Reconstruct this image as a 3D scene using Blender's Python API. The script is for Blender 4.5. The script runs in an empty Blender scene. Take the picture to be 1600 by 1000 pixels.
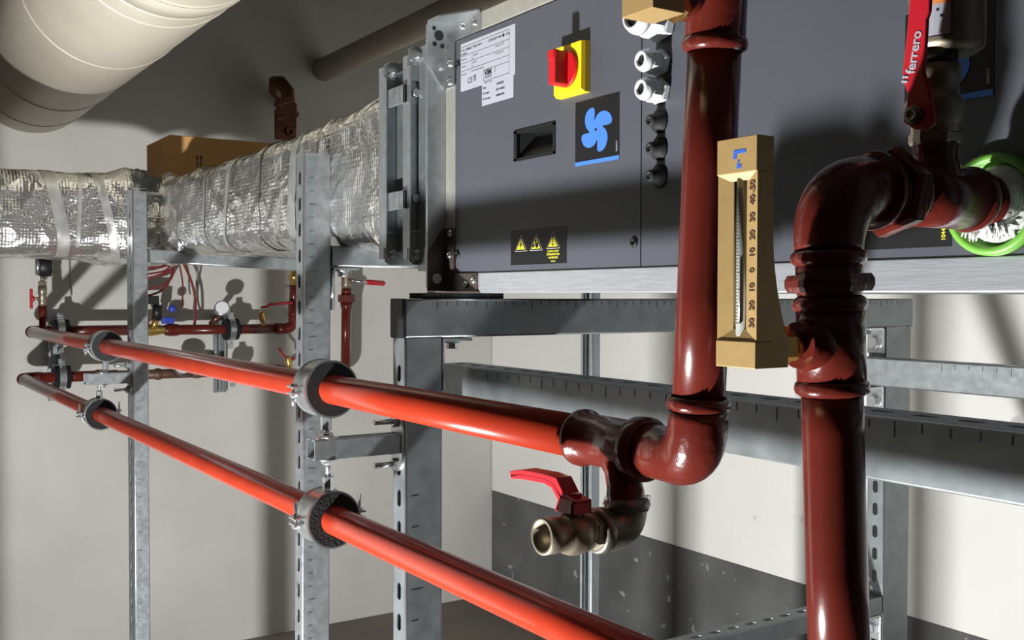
import bpy, bmesh, math, random
from mathutils import Vector, Matrix, noise
random.seed(7)
C = bpy.context.scene.collection
H = 1.55                      # eye height above the floor; builders below use heights relative to the eye

# ---------------------------------------------------------------- camera, light, exposure
YAW, PITCH, ROLL, FPX = 0.577774, -0.024248, 0.002396, 1609.6
cy_, sy_ = math.cos(YAW), math.sin(YAW)
fwd = Vector((-cy_*math.cos(PITCH), sy_*math.cos(PITCH), math.sin(PITCH)))
rgt = Vector((sy_, cy_, 0)); up_ = rgt.cross(fwd)
r2 = math.cos(ROLL)*rgt + math.sin(ROLL)*up_; u2 = r2.cross(fwd)
cd = bpy.data.cameras.new('camera'); cam = bpy.data.objects.new('camera', cd); C.objects.link(cam)
cam.matrix_world = Matrix((( r2.x, u2.x, -fwd.x, 0), (r2.y, u2.y, -fwd.y, 0), (r2.z, u2.z, -fwd.z, H), (0, 0, 0, 1)))
cd.sensor_width = 36; cd.lens = FPX/1600*36; cd.clip_start = .02
bpy.context.scene.camera = cam
w = bpy.data.worlds.new('world'); bpy.context.scene.world = w; w.use_nodes = True
w.node_tree.nodes['Background'].inputs[0].default_value = (.9, .95, 1, 1)
w.node_tree.nodes['Background'].inputs[1].default_value = .0

def area(name, loc, target, size, watts, col, sy=None):
    l = bpy.data.lights.new(name, 'AREA'); l.energy = watts; l.color = col
    l.shape = 'RECTANGLE'; l.size = size; l.size_y = sy or size
    o = bpy.data.objects.new(name, l); C.objects.link(o)
    o.location = loc
    o.rotation_euler = (Vector(target)-Vector(loc)).to_track_quat('-Z', 'Y').to_euler()
    return o
# the work light standing on the floor, out of frame to the lower left of the camera
area('work_light', (-1.15, -.50, -1.48+H), (-1.95, .95, -.10+H), .10, 152, (1, .998, .992), .10)

vs = bpy.context.scene.view_settings
vs.view_transform = 'Standard'; vs.look = 'None'; vs.gamma = 1; vs.use_curve_mapping = False
vs.exposure = 0.0

# ---------------------------------------------------------------- materials
def lin(h):
    h = h.lstrip('#'); v = [int(h[i:i+2], 16)/255 for i in (0, 2, 4)]
    return tuple(c/12.92 if c <= .04045 else ((c+.055)/1.055)**2.4 for c in v)+(1,)
def mat(name, col, metal=0, rough=.5, var=0, vscale=20, bump=0, bscale=60, coat=0, rvar=0, stretch=None, spec=.5):
    m = bpy.data.materials.new(name); m.use_nodes = True
    nt = m.node_tree; b = nt.nodes['Principled BSDF']
    c = lin(col) if isinstance(col, str) else tuple(col)+(1,)
    b.inputs['Base Color'].default_value = c
    b.inputs['Metallic'].default_value = metal; b.inputs['Roughness'].default_value = rough
    b.inputs['Specular IOR Level'].default_value = spec
    if coat: b.inputs['Coat Weight'].default_value = coat; b.inputs['Coat Roughness'].default_value = .08
    tc = nt.nodes.new('ShaderNodeTexCoord'); mp = nt.nodes.new('ShaderNodeMapping')
    nt.links.new(tc.outputs['Object'], mp.inputs['Vector'])
    if stretch: mp.inputs['Scale'].default_value = stretch
    def nz(scale, detail=4):
        n = nt.nodes.new('ShaderNodeTexNoise'); n.inputs['Scale'].default_value = scale; n.inputs['Detail'].default_value = detail
        nt.links.new(mp.outputs['Vector'], n.inputs['Vector']); return n
    if var:
        n = nz(vscale, 6); r = nt.nodes.new('ShaderNodeValToRGB')
        r.color_ramp.elements[0].position = .3; r.color_ramp.elements[1].position = .72
        r.color_ramp.elements[0].color = tuple(x*(1-var) for x in c[:3])+(1,)
        r.color_ramp.elements[1].color = tuple(min(1, x*(1+var)) for x in c[:3])+(1,)
        nt.links.new(n.outputs['Fac'], r.inputs['Fac']); nt.links.new(r.outputs['Color'], b.inputs['Base Color'])
        if rvar:
            mr = nt.nodes.new('ShaderNodeMapRange'); mr.inputs['To Min'].default_value = rough-rvar; mr.inputs['To Max'].default_value = rough+rvar
            nt.links.new(n.outputs['Fac'], mr.inputs['Value']); nt.links.new(mr.outputs['Result'], b.inputs['Roughness'])
    if bump:
        n2 = nz(bscale, 5); bp = nt.nodes.new('ShaderNodeBump'); bp.inputs['Strength'].default_value = bump; bp.inputs['Distance'].default_value = .004
        nt.links.new(n2.outputs['Fac'], bp.inputs['Height']); nt.links.new(bp.outputs['Normal'], b.inputs['Normal'])
    return m
def concrete(name, col, var, spots, spotcol, sc=1.0, bump=.15):
    m = bpy.data.materials.new(name); m.use_nodes = True; nt = m.node_tree; b = nt.nodes['Principled BSDF']
    b.inputs['Roughness'].default_value = .85
    c = lin(col); tc = nt.nodes.new('ShaderNodeTexCoord')
    def nz(s, d, off=0):
        n = nt.nodes.new('ShaderNodeTexNoise'); n.inputs['Scale'].default_value = s*sc; n.inputs['Detail'].default_value = d
        mp = nt.nodes.new('ShaderNodeMapping'); mp.inputs['Location'].default_value = (off, off, off)
        nt.links.new(tc.outputs['Object'], mp.inputs['Vector']); nt.links.new(mp.outputs['Vector'], n.inputs['Vector']); return n
    n1 = nz(2.2, 8); r1 = nt.nodes.new('ShaderNodeValToRGB')
    r1.color_ramp.elements[0].position = .32; r1.color_ramp.elements[1].position = .7
    r1.color_ramp.elements[0].color = tuple(x*(1-var) for x in c[:3])+(1,); r1.color_ramp.elements[1].color = tuple(min(1, x*(1+var*.6)) for x in c[:3])+(1,)
    nt.links.new(n1.outputs['Fac'], r1.inputs['Fac'])
    n2 = nz(9, 6, 3.3); r2_ = nt.nodes.new('ShaderNodeValToRGB')
    r2_.color_ramp.elements[0].position = spots; r2_.color_ramp.elements[1].position = spots+.05
    r2_.color_ramp.elements[0].color = (0, 0, 0, 1); r2_.color_ramp.elements[1].color = (1, 1, 1, 1)
    nt.links.new(n2.outputs['Fac'], r2_.inputs['Fac'])
    mx = nt.nodes.new('ShaderNodeMix'); mx.data_type = 'RGBA'
    nt.links.new(r2_.outputs['Color'], mx.inputs['Factor']); nt.links.new(r1.outputs['Color'], mx.inputs['A'])
    mx.inputs['B'].default_value = lin(spotcol)
    nt.links.new(mx.outputs['Result'], b.inputs['Base Color'])
    n3 = nz(40, 6, 1); bp = nt.nodes.new('ShaderNodeBump'); bp.inputs['Strength'].default_value = bump; bp.inputs['Distance'].default_value = .004
    nt.links.new(n3.outputs['Fac'], bp.inputs['Height']); nt.links.new(bp.outputs['Normal'], b.inputs['Normal'])
    return m
def foil_mat(name, col, rough, strength):
    m = bpy.data.materials.new(name); m.use_nodes = True; nt = m.node_tree; b = nt.nodes['Principled BSDF']
    b.inputs['Base Color'].default_value = lin(col); b.inputs['Metallic'].default_value = .92; b.inputs['Roughness'].default_value = rough
    tc = nt.nodes.new('ShaderNodeTexCoord')
    ad = None
    def add(a, bb):
        q = nt.nodes.new('ShaderNodeMath'); q.operation = 'ADD'; nt.links.new(a, q.inputs[0]); nt.links.new(bb, q.inputs[1]); return q.outputs[0]
    def mul(a, k):
        q = nt.nodes.new('ShaderNodeMath'); q.operation = 'MULTIPLY'; nt.links.new(a, q.inputs[0]); q.inputs[1].default_value = k; return q.outputs[0]
    def noise_(sc, det, dist):
        n = nt.nodes.new('ShaderNodeTexNoise'); n.inputs['Scale'].default_value = sc; n.inputs['Detail'].default_value = det; n.inputs['Distortion'].default_value = dist
        nt.links.new(tc.outputs['Object'], n.inputs['Vector']); return n
    n = noise_(9, 3, .6)
    mxv = nt.nodes.new('ShaderNodeMix'); mxv.data_type = 'RGBA'; mxv.inputs['Factor'].default_value = .10
    nt.links.new(tc.outputs['Object'], mxv.inputs['A']); nt.links.new(n.outputs['Color'], mxv.inputs['B'])
    h = None
    for sc, k in ((7, 1.6), (17, .8)):               # creases meet like crumpled paper
        v = nt.nodes.new('ShaderNodeTexVoronoi'); v.feature = 'F1'; v.inputs['Scale'].default_value = sc
        nt.links.new(mxv.outputs['Result'], v.inputs['Vector']); q = mul(v.outputs['Distance'], k); h = q if h is None else add(h, q)
    n = noise_(34, 2, 1.5); h = add(h, mul(n.outputs['Fac'], .16))
    for dirn in ('X', 'Y', 'Z'):                                # the reinforcing scrim pressed through the foil
        wv = nt.nodes.new('ShaderNodeTexWave'); wv.bands_direction = dirn; wv.inputs['Scale'].default_value = 36; wv.inputs['Distortion'].default_value = .5
        nt.links.new(tc.outputs['Object'], wv.inputs['Vector']); h = add(h, mul(wv.outputs['Fac'], .026))
    bp = nt.nodes.new('ShaderNodeBump'); bp.inputs['Strength'].default_value = strength; bp.inputs['Distance'].default_value = .011
    nt.links.new(h, bp.inputs['Height']); nt.links.new(bp.outputs['Normal'], b.inputs['Normal'])
    return m
M = dict(
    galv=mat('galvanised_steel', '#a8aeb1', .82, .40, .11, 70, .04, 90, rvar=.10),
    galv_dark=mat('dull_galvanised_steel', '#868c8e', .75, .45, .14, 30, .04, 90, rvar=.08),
    zinc=mat('bright_zinc', '#c6cacc', .9, .28, .08, 60),
    alu=mat('brushed_aluminium', '#c0c4ca', .7, .38, .10, 30, .08, 50, stretch=(1, 14, 14)),
    alud=mat('aluminium_post', '#b9b8b0', .6, .42, .08, 50),
    panel=mat('graphite_lacquer', '#494c53', 0, .5, .03, 8),
    casing=mat('unit_casing', '#54565a', 0, .5),
    black=mat('black_plastic', '#101113', 0, .5),
    rubber=mat('black_foam_rubber', '#161618', 0, .9, .4, 160, .8, 260, spec=.3),
    rubbers=mat('black_rubber', '#121214', 0, .7, .15, 120, .1, 220),
    mark=mat('dark_scale_marks', '#2c2e30', .2, .6),
    red=mat('red_paint_lit', (.29, .027, .011), 0, .20, .10, 14, .03, 60, spec=.4),  # same paint as the maroon; stronger lighting is put into this lighter tone
    reddull=mat('dusty_red_lacquer', '#8d3c31', 0, .5, .15, 16, .08, 60),
    maroon=mat('red_brushed_paint_shaded', (.095, .0135, .009), 0, .20, .10, 22, .22, 90, spec=.4),  # same paint as the long pipes; weaker lighting is put into this tone
    maroond=mat('red_pipe_paint_shaded', (.092, .0130, .0085), 0, .22, .10, 18, .05, 60, spec=.35),  # darker copy of the long pipes' paint, weaker lighting put into the colour
    brown=mat('brown_rusty_pipe', '#5f4636', .3, .5, .3, 25, .1, 50),
    brass=mat('brass', '#c9a860', .9, .32, .1, 40),
    goldan=mat('gold_anodised', '#b89a66', .35, .42, .06, 60, .05, 200),
    nickel=mat('nickel_plated_brass', '#8f8675', .75, .42, .12, 40),
    malle=mat('galvanised_malleable_iron', '#77746c', .8, .42, .2, 40, .2, 60),
    redplas=mat('red_lever_coating', '#ad1a27', 0, .38, coat=.1),
    redknob=mat('red_knob_plastic', '#b8161e', 0, .4),
    yellow=mat('yellow_plastic', '#f6cf18', 0, .42),
    white=mat('white_sticker', '#a2a5ae', 0, .5),
    whitep=mat('pale_grey_polyamide', '#c9cbcd', 0, .4),
    ink=mat('black_ink', '#17181c', 0, .6),
    stick=mat('black_sticker', '#0c0d0f', 0, .5),
    blue=mat('light_blue_print', '#4176cc', 0, .5),
    bluei=mat('blue_ink', '#2f62c4', 0, .6),
    wyel=mat('warning_yellow', '#e6df45', 0, .5),
    wline=mat('warning_white', '#d8d8d8', 0, .5),
    glass=mat('thermometer_glass', '#8d908a', 0, .12, coat=.3),
    brownink=mat('brown_ink', '#4a2c1c', 0, .6),
    green=mat('green_seal_plastic', '#67a23a', 0, .45),
    hemp=mat('white_jointing_paste', '#cfd2cc', 0, .6, .2, 120, .9, 160),
    duct=mat('cream_spiral_duct', '#bdb6a6', .15, .45, .04, 10, .03, 40),
    cardb=mat('cardboard', '#b98f58', 0, .85, .07, 14),
    copper=mat('copper_sheet', '#6b4937', .8, .32, .25, 30, .1, 40),
    darkmetal=mat('dark_brown_metal', '#5b504b', .6, .42, .12, 30),  # darker and browner than the zinc of the top bracket
    orange=mat('orange_stripe', '#d98a55', 0, .5),
    wire=mat('red_wire', '#76292d', 0, .5), wireg=mat('grey_wire', '#6a6a68', 0, .5),
    dial=mat('gauge_dial', '#e4e6e8', 0, .3), bluep=mat('blue_plastic', '#2c3f9c', 0, .45),
    foil=foil_mat('aluminium_foil_wrap', '#e2e2e0', .22, .9), tape=mat('aluminium_tape', '#c4c4c2', .75, .36, .10, 40, .5, 22),
    wall=concrete('grey_concrete', '#c3c1bb', .10, .70, '#a9a7a0'),
    wallw=concrete('white_painted_block', '#e6e5e0', .05, .69, '#bfbcb4'),
    dado=concrete('black_bitumen_plinth', '#5d5d5c', .35, .64, '#9a9b99', 1.6, .5),
    floor=concrete('dusty_screed', '#8a847a', .15, .66, '#756f66'),
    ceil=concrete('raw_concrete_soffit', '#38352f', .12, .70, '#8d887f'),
    pipegrey=mat('grey_conduit_paint', '#a59a8c', 0, .5, .1, 12),
)

# ---------------------------------------------------------------- geometry builder
class MB:
    def __init__(s): s.v = []; s.f = []; s.sm = []
    def add(s, vs_, fs, smooth=False):
        o = len(s.v); s.v += [tuple(p) for p in vs_]
        for f in fs: s.f.append(tuple(i+o for i in f)); s.sm.append(smooth)
        return s
    def box(s, x0, x1, y0, y1, z0, z1):
        p = [(x, y, z) for x in (x0, x1) for y in (y0, y1) for z in (z0, z1)]
        return s.add(p, [(0, 1, 3, 2), (4, 6, 7, 5), (0, 4, 5, 1), (2, 3, 7, 6), (0, 2, 6, 4), (1, 5, 7, 3)])
    def obox(s, o, a, b, c):
        o, a, b, c = map(Vector, (o, a, b, c))
        p = [o+a*i+b*j+c*k for i in (0, 1) for j in (0, 1) for k in (0, 1)]
        return s.add(p, [(0, 1, 3, 2), (4, 6, 7, 5), (0, 4, 5, 1), (2, 3, 7, 6), (0, 2, 6, 4), (1, 5, 7, 3)])
    def lathe(s, o, ax, prof, seg=32, cap0=True, cap1=True, ref=None, smooth=True):
        """prof: list of (distance along axis, radius)"""
        o = Vector(o); ax = Vector(ax).normalized()
        r = Vector(ref) if ref else (Vector((0, 0, 1)) if abs(ax.z) < .9 else Vector((1, 0, 0)))
        u = (r-ax*r.dot(ax)).normalized(); v = ax.cross(u)
        vs_ = []; fs = []
        for d, rad in prof:
            for i in range(seg):
                a = 2*math.pi*i/seg; vs_.append(o+ax*d+(u*math.cos(a)+v*math.sin(a))*rad)
        for k in range(len(prof)-1):
            for i in range(seg):
                j = (i+1) % seg; fs.append((k*seg+i, k*seg+j, (k+1)*seg+j, (k+1)*seg+i))
        s.add(vs_, fs, smooth)
        n = len(prof)-1; base = len(s.v)-len(vs_)
        if cap0: s.f.append(tuple(base+i for i in reversed(range(seg)))); s.sm.append(False)
        if cap1: s.f.append(tuple(base+n*seg+i for i in range(seg))); s.sm.append(False)
        return s
    def cyl(s, a, b, r, r1=None, seg=24, smooth=True):
        a = Vector(a); b = Vector(b)
        return s.lathe(a, b-a, [(0, r), ((b-a).length, r if r1 is None else r1)], seg, smooth=smooth)
    def hexn(s, a, b, r, ref=None):
        a = Vector(a); b = Vector(b)
        return s.lathe(a, b-a, [(0, r*.93), (r*.12, r), ((b-a).length-r*.12, r), ((b-a).length, r*.93)], 6, ref=ref, smooth=False)
    def tube(s, pts, r, seg=20, caps=True, smooth=True):
        pts = [Vector(p) for p in pts]; rr = r if isinstance(r, (list, tuple)) else [r]*len(pts)
        t0 = (pts[1]-pts[0]).normalized()
        u = (Vector((0, 0, 1)) if abs(t0.z) < .9 else Vector((1, 0, 0))); u = (u-t0*u.dot(t0)).normalized()
        vs_ = []; fs = []
        for k, p in enumerate(pts):
            t = (pts[min(k+1, len(pts)-1)]-pts[max(k-1, 0)]).normalized()
            u = (u-t*u.dot(t)).normalized(); v = t.cross(u)
            for i in range(seg):
                a = 2*math.pi*i/seg; vs_.append(p+(u*math.cos(a)+v*math.sin(a))*rr[k])
        for k in range(len(pts)-1):
            for i in range(seg):
                j = (i+1) % seg; fs.append((k*seg+i, k*seg+j, (k+1)*seg+j, (k+1)*seg+i))
        s.add(vs_, fs, smooth); base = len(s.v)-len(vs_)
        if caps:
            s.f.append(tuple(base+i for i in reversed(range(seg)))); s.sm.append(False)
            s.f.append(tuple(base+(len(pts)-1)*seg+i for i in range(seg))); s.sm.append(False)
        return s
    def prism(s, poly, o, u, v, n, d, smooth=False):
        """polygon (a, b) laid out on axes u, v from o and pushed d along n"""
        o, u, v, n = map(Vector, (o, u, v, n)); k = len(poly)
        p0 = [o+u*a+v*b for a, b in poly]; p1 = [p+n*d for p in p0]
        s.add(p0+p1, [tuple(reversed(range(k))), tuple(range(k, 2*k))])
        base = len(s.v)-2*k
        for i in range(k):
            j = (i+1) % k; s.f.append((base+i, base+j, base+k+j, base+k+i)); s.sm.append(smooth)
        return s
    def holed(s, o, u, v, n, W, Hh, d, hole, nseg=28):
        """a W x Hh plate (corner o) of thickness d with one hole: function angle -> (a, b)"""
        o, u, v, n = map(Vector, (o, u, v, n)); outer = []; inner = []
        cx, cyy = W/2, Hh/2
        angs = sorted([2*math.pi*i/nseg for i in range(nseg)]+[math.atan2(b*Hh, a*W) % (2*math.pi) for a, b in ((1, 1), (-1, 1), (-1, -1), (1, -1))])
        for t in angs:
            c, q = math.cos(t), math.sin(t); k = min(cx/abs(c) if abs(c) > 1e-9 else 1e9, cyy/abs(q) if abs(q) > 1e-9 else 1e9)
            outer.append((cx+c*k, cyy+q*k)); inner.append(hole(t))
        N = len(angs)
        vs_ = [o+u*a+v*b for a, b in outer]+[o+u*a+v*b for a, b in inner]
        vs_ += [p+n*d for p in vs_]
        fs = []
        for i in range(N):
            j = (i+1) % N
            fs += [(i, N+i, N+j, j), (2*N+i, 2*N+j, 3*N+j, 3*N+i), (N+i, 3*N+i, 3*N+j, N+j), (i, j, 2*N+j, 2*N+i)]
        return s.add(vs_, fs)
    def build(s, name, m, parent=None, origin=None, bevel=0, weld=False, extra=None):
        n0 = len(s.f)
        if extra: s.add(extra[0].v, extra[0].f)
        if parent is not None:
            p = parent; org = Vector((0, 0, 0))
            while p is not None: org += p.location; p = p.parent
        else: org = Vector(origin) + Vector((0, 0, H)) if origin is not None else Vector((0, 0, 0))
        me = bpy.data.meshes.new(name)
        me.from_pydata([(x-org.x, y-org.y, z+H-org.z) for x, y, z in s.v], [], s.f)
        me.polygons.foreach_set('use_smooth', s.sm)
        bm = bmesh.new(); bm.from_mesh(me)
        if weld: bmesh.ops.remove_doubles(bm, verts=bm.verts, dist=1e-5)
        bmesh.ops.recalc_face_normals(bm, faces=bm.faces); bm.to_mesh(me); bm.free()
        me.materials.append(m)
        if extra:
            me.materials.append(extra[1]); me.polygons.foreach_set('material_index', [0]*n0+[1]*(len(s.f)-n0))
        me.update()
        o = bpy.data.objects.new(name, me); C.objects.link(o)
        if parent is not None: o.parent = parent
        else: o.location = org
        if bevel:
            b = o.modifiers.new('bevel', 'BEVEL'); b.width = bevel; b.segments = 2; b.limit_method = 'ANGLE'; b.angle_limit = .7
        return o
def thing(name, label, cat, base, group=None):
    o = bpy.data.objects.new(name, None); C.objects.link(o); o.empty_display_size = .05
    o.location = (base[0], base[1], base[2]+H)
    o['label'] = label; o['category'] = cat
    if group: o['group'] = group
    return o
def tag(o, label, cat, group=None):
    o['label'] = label; o['category'] = cat
    if group: o['group'] = group
    return o
def struct(name, mb, m):
    o = mb.build(name, m); o['kind'] = 'structure'; return o
def copy_tree(o, parent=None):
    c = o.copy(); C.objects.link(c)
    if parent is not None: c.parent = parent
    for ch in list(o.children): copy_tree(ch, c)
    return c
def text(txt, size, o, u, v, name, m, parent, align='LEFT', bold=0, sx=1.0, lift=.0004):
    """lettering standing on the plane u, v at point o"""
    cu = bpy.data.curves.new(name, 'FONT'); cu.body = txt; cu.size = 1; cu.align_x = align; cu.offset = bold; cu.resolution_u = 3
    cu.extrude = 0
    t = bpy.data.objects.new(name, cu); C.objects.link(t); dg = bpy.context.evaluated_depsgraph_get()
    me = bpy.data.meshes.new_from_object(t.evaluated_get(dg)); bpy.data.objects.remove(t); bpy.data.curves.remove(cu)
    o, u, v = Vector(o), Vector(u), Vector(v); n = u.cross(v)
    mb = MB(); mb.add([o+u*(q.co.x*size*sx)+v*(q.co.y*size)+n*lift for q in me.vertices], [tuple(p.vertices) for p in me.polygons])
    bpy.data.meshes.remove(me)
    return mb.build(name, m, parent)
X, Y, Z = Vector((1, 0, 0)), Vector((0, 1, 0)), Vector((0, 0, 1))
def arc(c, a, b, r, n=12, t0=0, t1=math.pi/2):
    c, a, b = Vector(c), Vector(a), Vector(b)
    return [c+a*(r*math.cos(t0+(t1-t0)*i/n))+b*(r*math.sin(t0+(t1-t0)*i/n)) for i in range(n+1)]

def strut(mb, p0, p1, w, h, n, pitch=.05, sl=.028, sw=.013, th=.002, slots=True, lip=.008, start=.011):
    """slotted mounting rail: p0..p1 runs along the middle of the slotted face, n is the outward normal of that face"""
    p0, p1, n = Vector(p0), Vector(p1), Vector(n).normalized()
    ax = (p1-p0); L = ax.length; ax.normalize(); n = (n-ax*n.dot(ax)).normalized(); sd = ax.cross(n); rc = .0032
    if slots:
        k = int(L/pitch); 
        for i in range(k):
            o = p0+ax*(i*pitch)-sd*(w/2-rc)-n*th
            def hole(t, W=pitch, Hh=w-2*rc):
                c, q = math.cos(t), math.sin(t); hl = (sl-sw)/2; r = sw/2
                # stadium along the length
                if abs(q)*hl <= r*abs(c)*0 : pass
                best = None
                tt = r/abs(q) if abs(q) > 1e-9 else 1e9
                if abs(c*tt) <= hl: return (W/2+c*tt, Hh/2+q*tt)
                cc = hl if c > 0 else -hl
                bq = c*cc; disc = bq*bq-(cc*cc-r*r); tt = bq+math.sqrt(max(disc, 0))
                return (W/2+c*tt, Hh/2+q*tt)
            mb.holed(o, ax, sd, n, pitch, w-2*rc, th, hole, 24)
        rest = L-k*pitch
        if rest > 1e-4: mb.obox(p0+ax*(k*pitch)-sd*(w/2-rc)-n*th, ax*rest, sd*(w-2*rc), n*th)
    else:
        mb.obox(p0-sd*(w/2-rc)-n*th, ax*L, sd*(w-2*rc), n*th)
    for q in (-1, 1):
        mb.obox(p0+sd*(q*w/2)-n*(h-rc), ax*L, sd*(-q*th), n*(h-2*rc))
        mb.obox(p0+sd*(q*(w/2-rc))-n*h, ax*L, sd*(-q*(lip-rc)), n*th)
        for dd in (rc, h-rc): mb.cyl(p0+sd*(q*(w/2-rc))-n*dd, p0+ax*L+sd*(q*(w/2-rc))-n*dd, rc, seg=16)
        mb.obox(p0+sd*(q*(w/2-lip))-n*h, ax*L, sd*(q*th), n*.007)
    return mb
def ticks(mb, p0, p1, n, width, pitch=.025, long=.012, lw=.0008, skip=()):
    """scale ticks on a rail face: p0..p1 along the edge, width = direction of the ticks"""
    p0, p1, n, wd = Vector(p0), Vector(p1), Vector(n), Vector(width).normalized()
    ax = p1-p0; L = ax.length; ax.normalize()
    i = 0; d = pitch*.6
    while d < L-.005:
        l = long*(1.7 if i % 5 == 0 else 1)
        mb.obox(p0+ax*d+n*.0001, ax*lw, wd*l, n*.0003); d += pitch; i += 1
    return mb
def rail(name, label, cat, p0, p1, w, h, n, m='galv', group=None, tick=None, cap=None, **kw):
    b = Vector(p0) if p0[2] <= p1[2] else Vector(p1)
    t = thing(name, label, cat, tuple(b), group)
    mb = MB(); strut(mb, p0, p1, w, h, n, **kw); tm = MB()
    for (a, b2, nn, wd, pt, lg) in tick or (): ticks(tm, a, b2, nn, wd, pt, lg)
    mb.build('channel', M[m], t, extra=(tm, M['mark']) if tick else None)
    if cap:
        cb = MB(); cb.box(*cap); cb.build('end_cap', M['black'], t, bevel=.002)
    return t

# ---------------------------------------------------------------- setting
FL = -1.55
struct('floor', MB().box(-4.6, 6, -6, 2.9, FL-.1, FL), M['floor'])
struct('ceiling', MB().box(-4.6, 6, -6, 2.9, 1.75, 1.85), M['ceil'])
struct('wall_far', MB().box(-4.62, -4.5, -6, 2.9, FL, 1.75), M['wall'])
wb = struct('wall_back', MB().box(-4.494, 6, 2.81, 2.93, FL, 1.75), M['wallw'])
struct('trim_1', MB().box(-4.490, 6, 2.806, 2.81, FL, -1.008), M['dado'])
struct('wall_right', MB().box(6, 6.12, -6, 2.93, FL, 1.75), M['wall'])
struct('wall_near', MB().box(-4.5, 6, -6.12, -6, FL, 1.75), M['wall'])
struct('shade_pillar', MB().box(-3.05, -2.75, -.60, -.012, FL, 1.75), M['wall'])  # unseen pillar, added to shade the left edge of the far wall
# ---------------------------------------------------------------- support frame
PX = -1.4725                   # middle of the near frame rails
fr = 'galvanised frame rails'
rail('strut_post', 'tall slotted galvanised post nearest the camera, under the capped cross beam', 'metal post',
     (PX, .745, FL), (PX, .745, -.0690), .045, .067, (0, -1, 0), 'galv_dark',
     tick=[((-1.4499, .755, -1.5), (-1.4499, .755, -.30), X, Y, .05, .012)])
rail('strut_beam', 'thick galvanised cross beam with black end cap carrying the air handling unit', 'metal beam',
     (PX, .747, -.0065), (PX, 2.022, -.0065), .045, .0622, (0, 0, 1), 'galv_dark',
     tick=[((-1.4499, .79, -.011), (-1.4499, 2.0, -.011), X, (0, 0, -1), .0185, .007)], cap=(-1.4955, -1.4497, .7405, .7468, -.0692, -.006))
rail('strut_post', 'galvanised rear post with bolted corner brackets under far end of cross beam', 'metal post',
     (PX, 1.928, FL), (PX, 1.928, -.0690), .045, .09, (0, -1, 0), 'galv_dark')
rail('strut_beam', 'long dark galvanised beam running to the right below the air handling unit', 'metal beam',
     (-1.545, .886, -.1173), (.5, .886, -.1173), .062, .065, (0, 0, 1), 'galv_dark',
     tick=[((-1.40, .8549, -.1215), (.5, .8549, -.1215), (0, -1, 0), (0, 0, -1), .03, .009)])
rail('strut_beam', 'pale bluish rear beam crossing in front of the rear post', 'metal beam',
     (-1.497, 1.905, -.1345), (.5, 1.905, -.1345), .041, .062, (0, 0, 1), 'galv',
     tick=[((-1.3, 1.8843, -.139), (.5, 1.8843, -.139), (0, -1, 0), (0, 0, -1), .03, .009)])
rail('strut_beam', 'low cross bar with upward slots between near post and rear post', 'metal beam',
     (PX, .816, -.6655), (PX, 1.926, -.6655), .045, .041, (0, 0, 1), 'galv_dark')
# duct supports on the left
L480 = (-1.893, .745)
rail('strut_post', 'slotted post in front of the foil duct, second from the left', 'metal post',
     (-1.897, .736, FL), (-1.893, .745, .272), .040, .057, (0, -1, 0), 'galv',
     tick=[((-1.8748, .744, -1.5), (-1.8727, .757, .24), X, Y, .0255, .009)])
rail('strut_post', 'slotted post at far left before the foil duct bend', 'metal post',
     (-3.02, .684, FL), (-3.02, .684, .287), .075, .041, (0, -1, 0), 'galv',
     tick=[((-2.9824, .692, -1.5), (-2.9824, .692, .25), X, Y, .05, .009)], sw=.017)
rail('strut_post', 'bright open channel post behind the drain valve, standing by the back wall', 'metal post',
     (-1.893, 1.4625, FL), (-1.893, 1.4625, .05), .045, .024, (0, 1, 0), 'galv', slots=False, lip=.013)
rail('strut_beam', 'short grey cross bar under the foil duct beside the duct flanges', 'metal beam',
     (-1.8925, .803, .0545), (-1.8925, 1.40, .0545), .043, .041, (0, 0, -1), 'galv', slots=False)
rail('strut_beam', 'thin cross bar under the foil duct between the two left posts', 'metal beam',
     (-3.02, .727, .092), (-3.02, 1.30, .068), .041, .036, (0, 0, -1), 'galv', slots=False)

# corner brackets with bolts on the rear post
def corner_bracket(x, y, z, label, flip=1):
    t = thing('corner_bracket', label, 'bracket', (x, y, z), 'bolted corner brackets of the rear frame')
    mb = MB(); mb.box(x-.0215, x+.0215, y-.006, y-.001, z-.03*1-.028, z)
    mb.box(x-.0215, x+.0215, y-.05, y-.001, z-.006, z); mb.build('plate', M['zinc'], t, bevel=.0015)
    b = MB(); b.hexn((x, y-.006, z-.033), (x, y-.017, z-.033), .013); b.cyl((x, y-.006, z-.033), (x, y-.008, z-.033), .017); b.build('bolt', M['zinc'], t)
    b = MB(); b.hexn((x, y-.034, z-.006), (x, y-.034, z-.015), .0105); b.build('bolt', M['zinc'], t)
    return t
corner_bracket(PX, 1.928, -.0692, 'zinc corner bracket under the cross beam at the rear post')
corner_bracket(PX, 1.928, -.1990, 'zinc corner bracket below the pale rear beam at the rear post')
corner_bracket(PX, 1.928, -.7070, 'zinc corner bracket below the low slotted cross bar')
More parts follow.
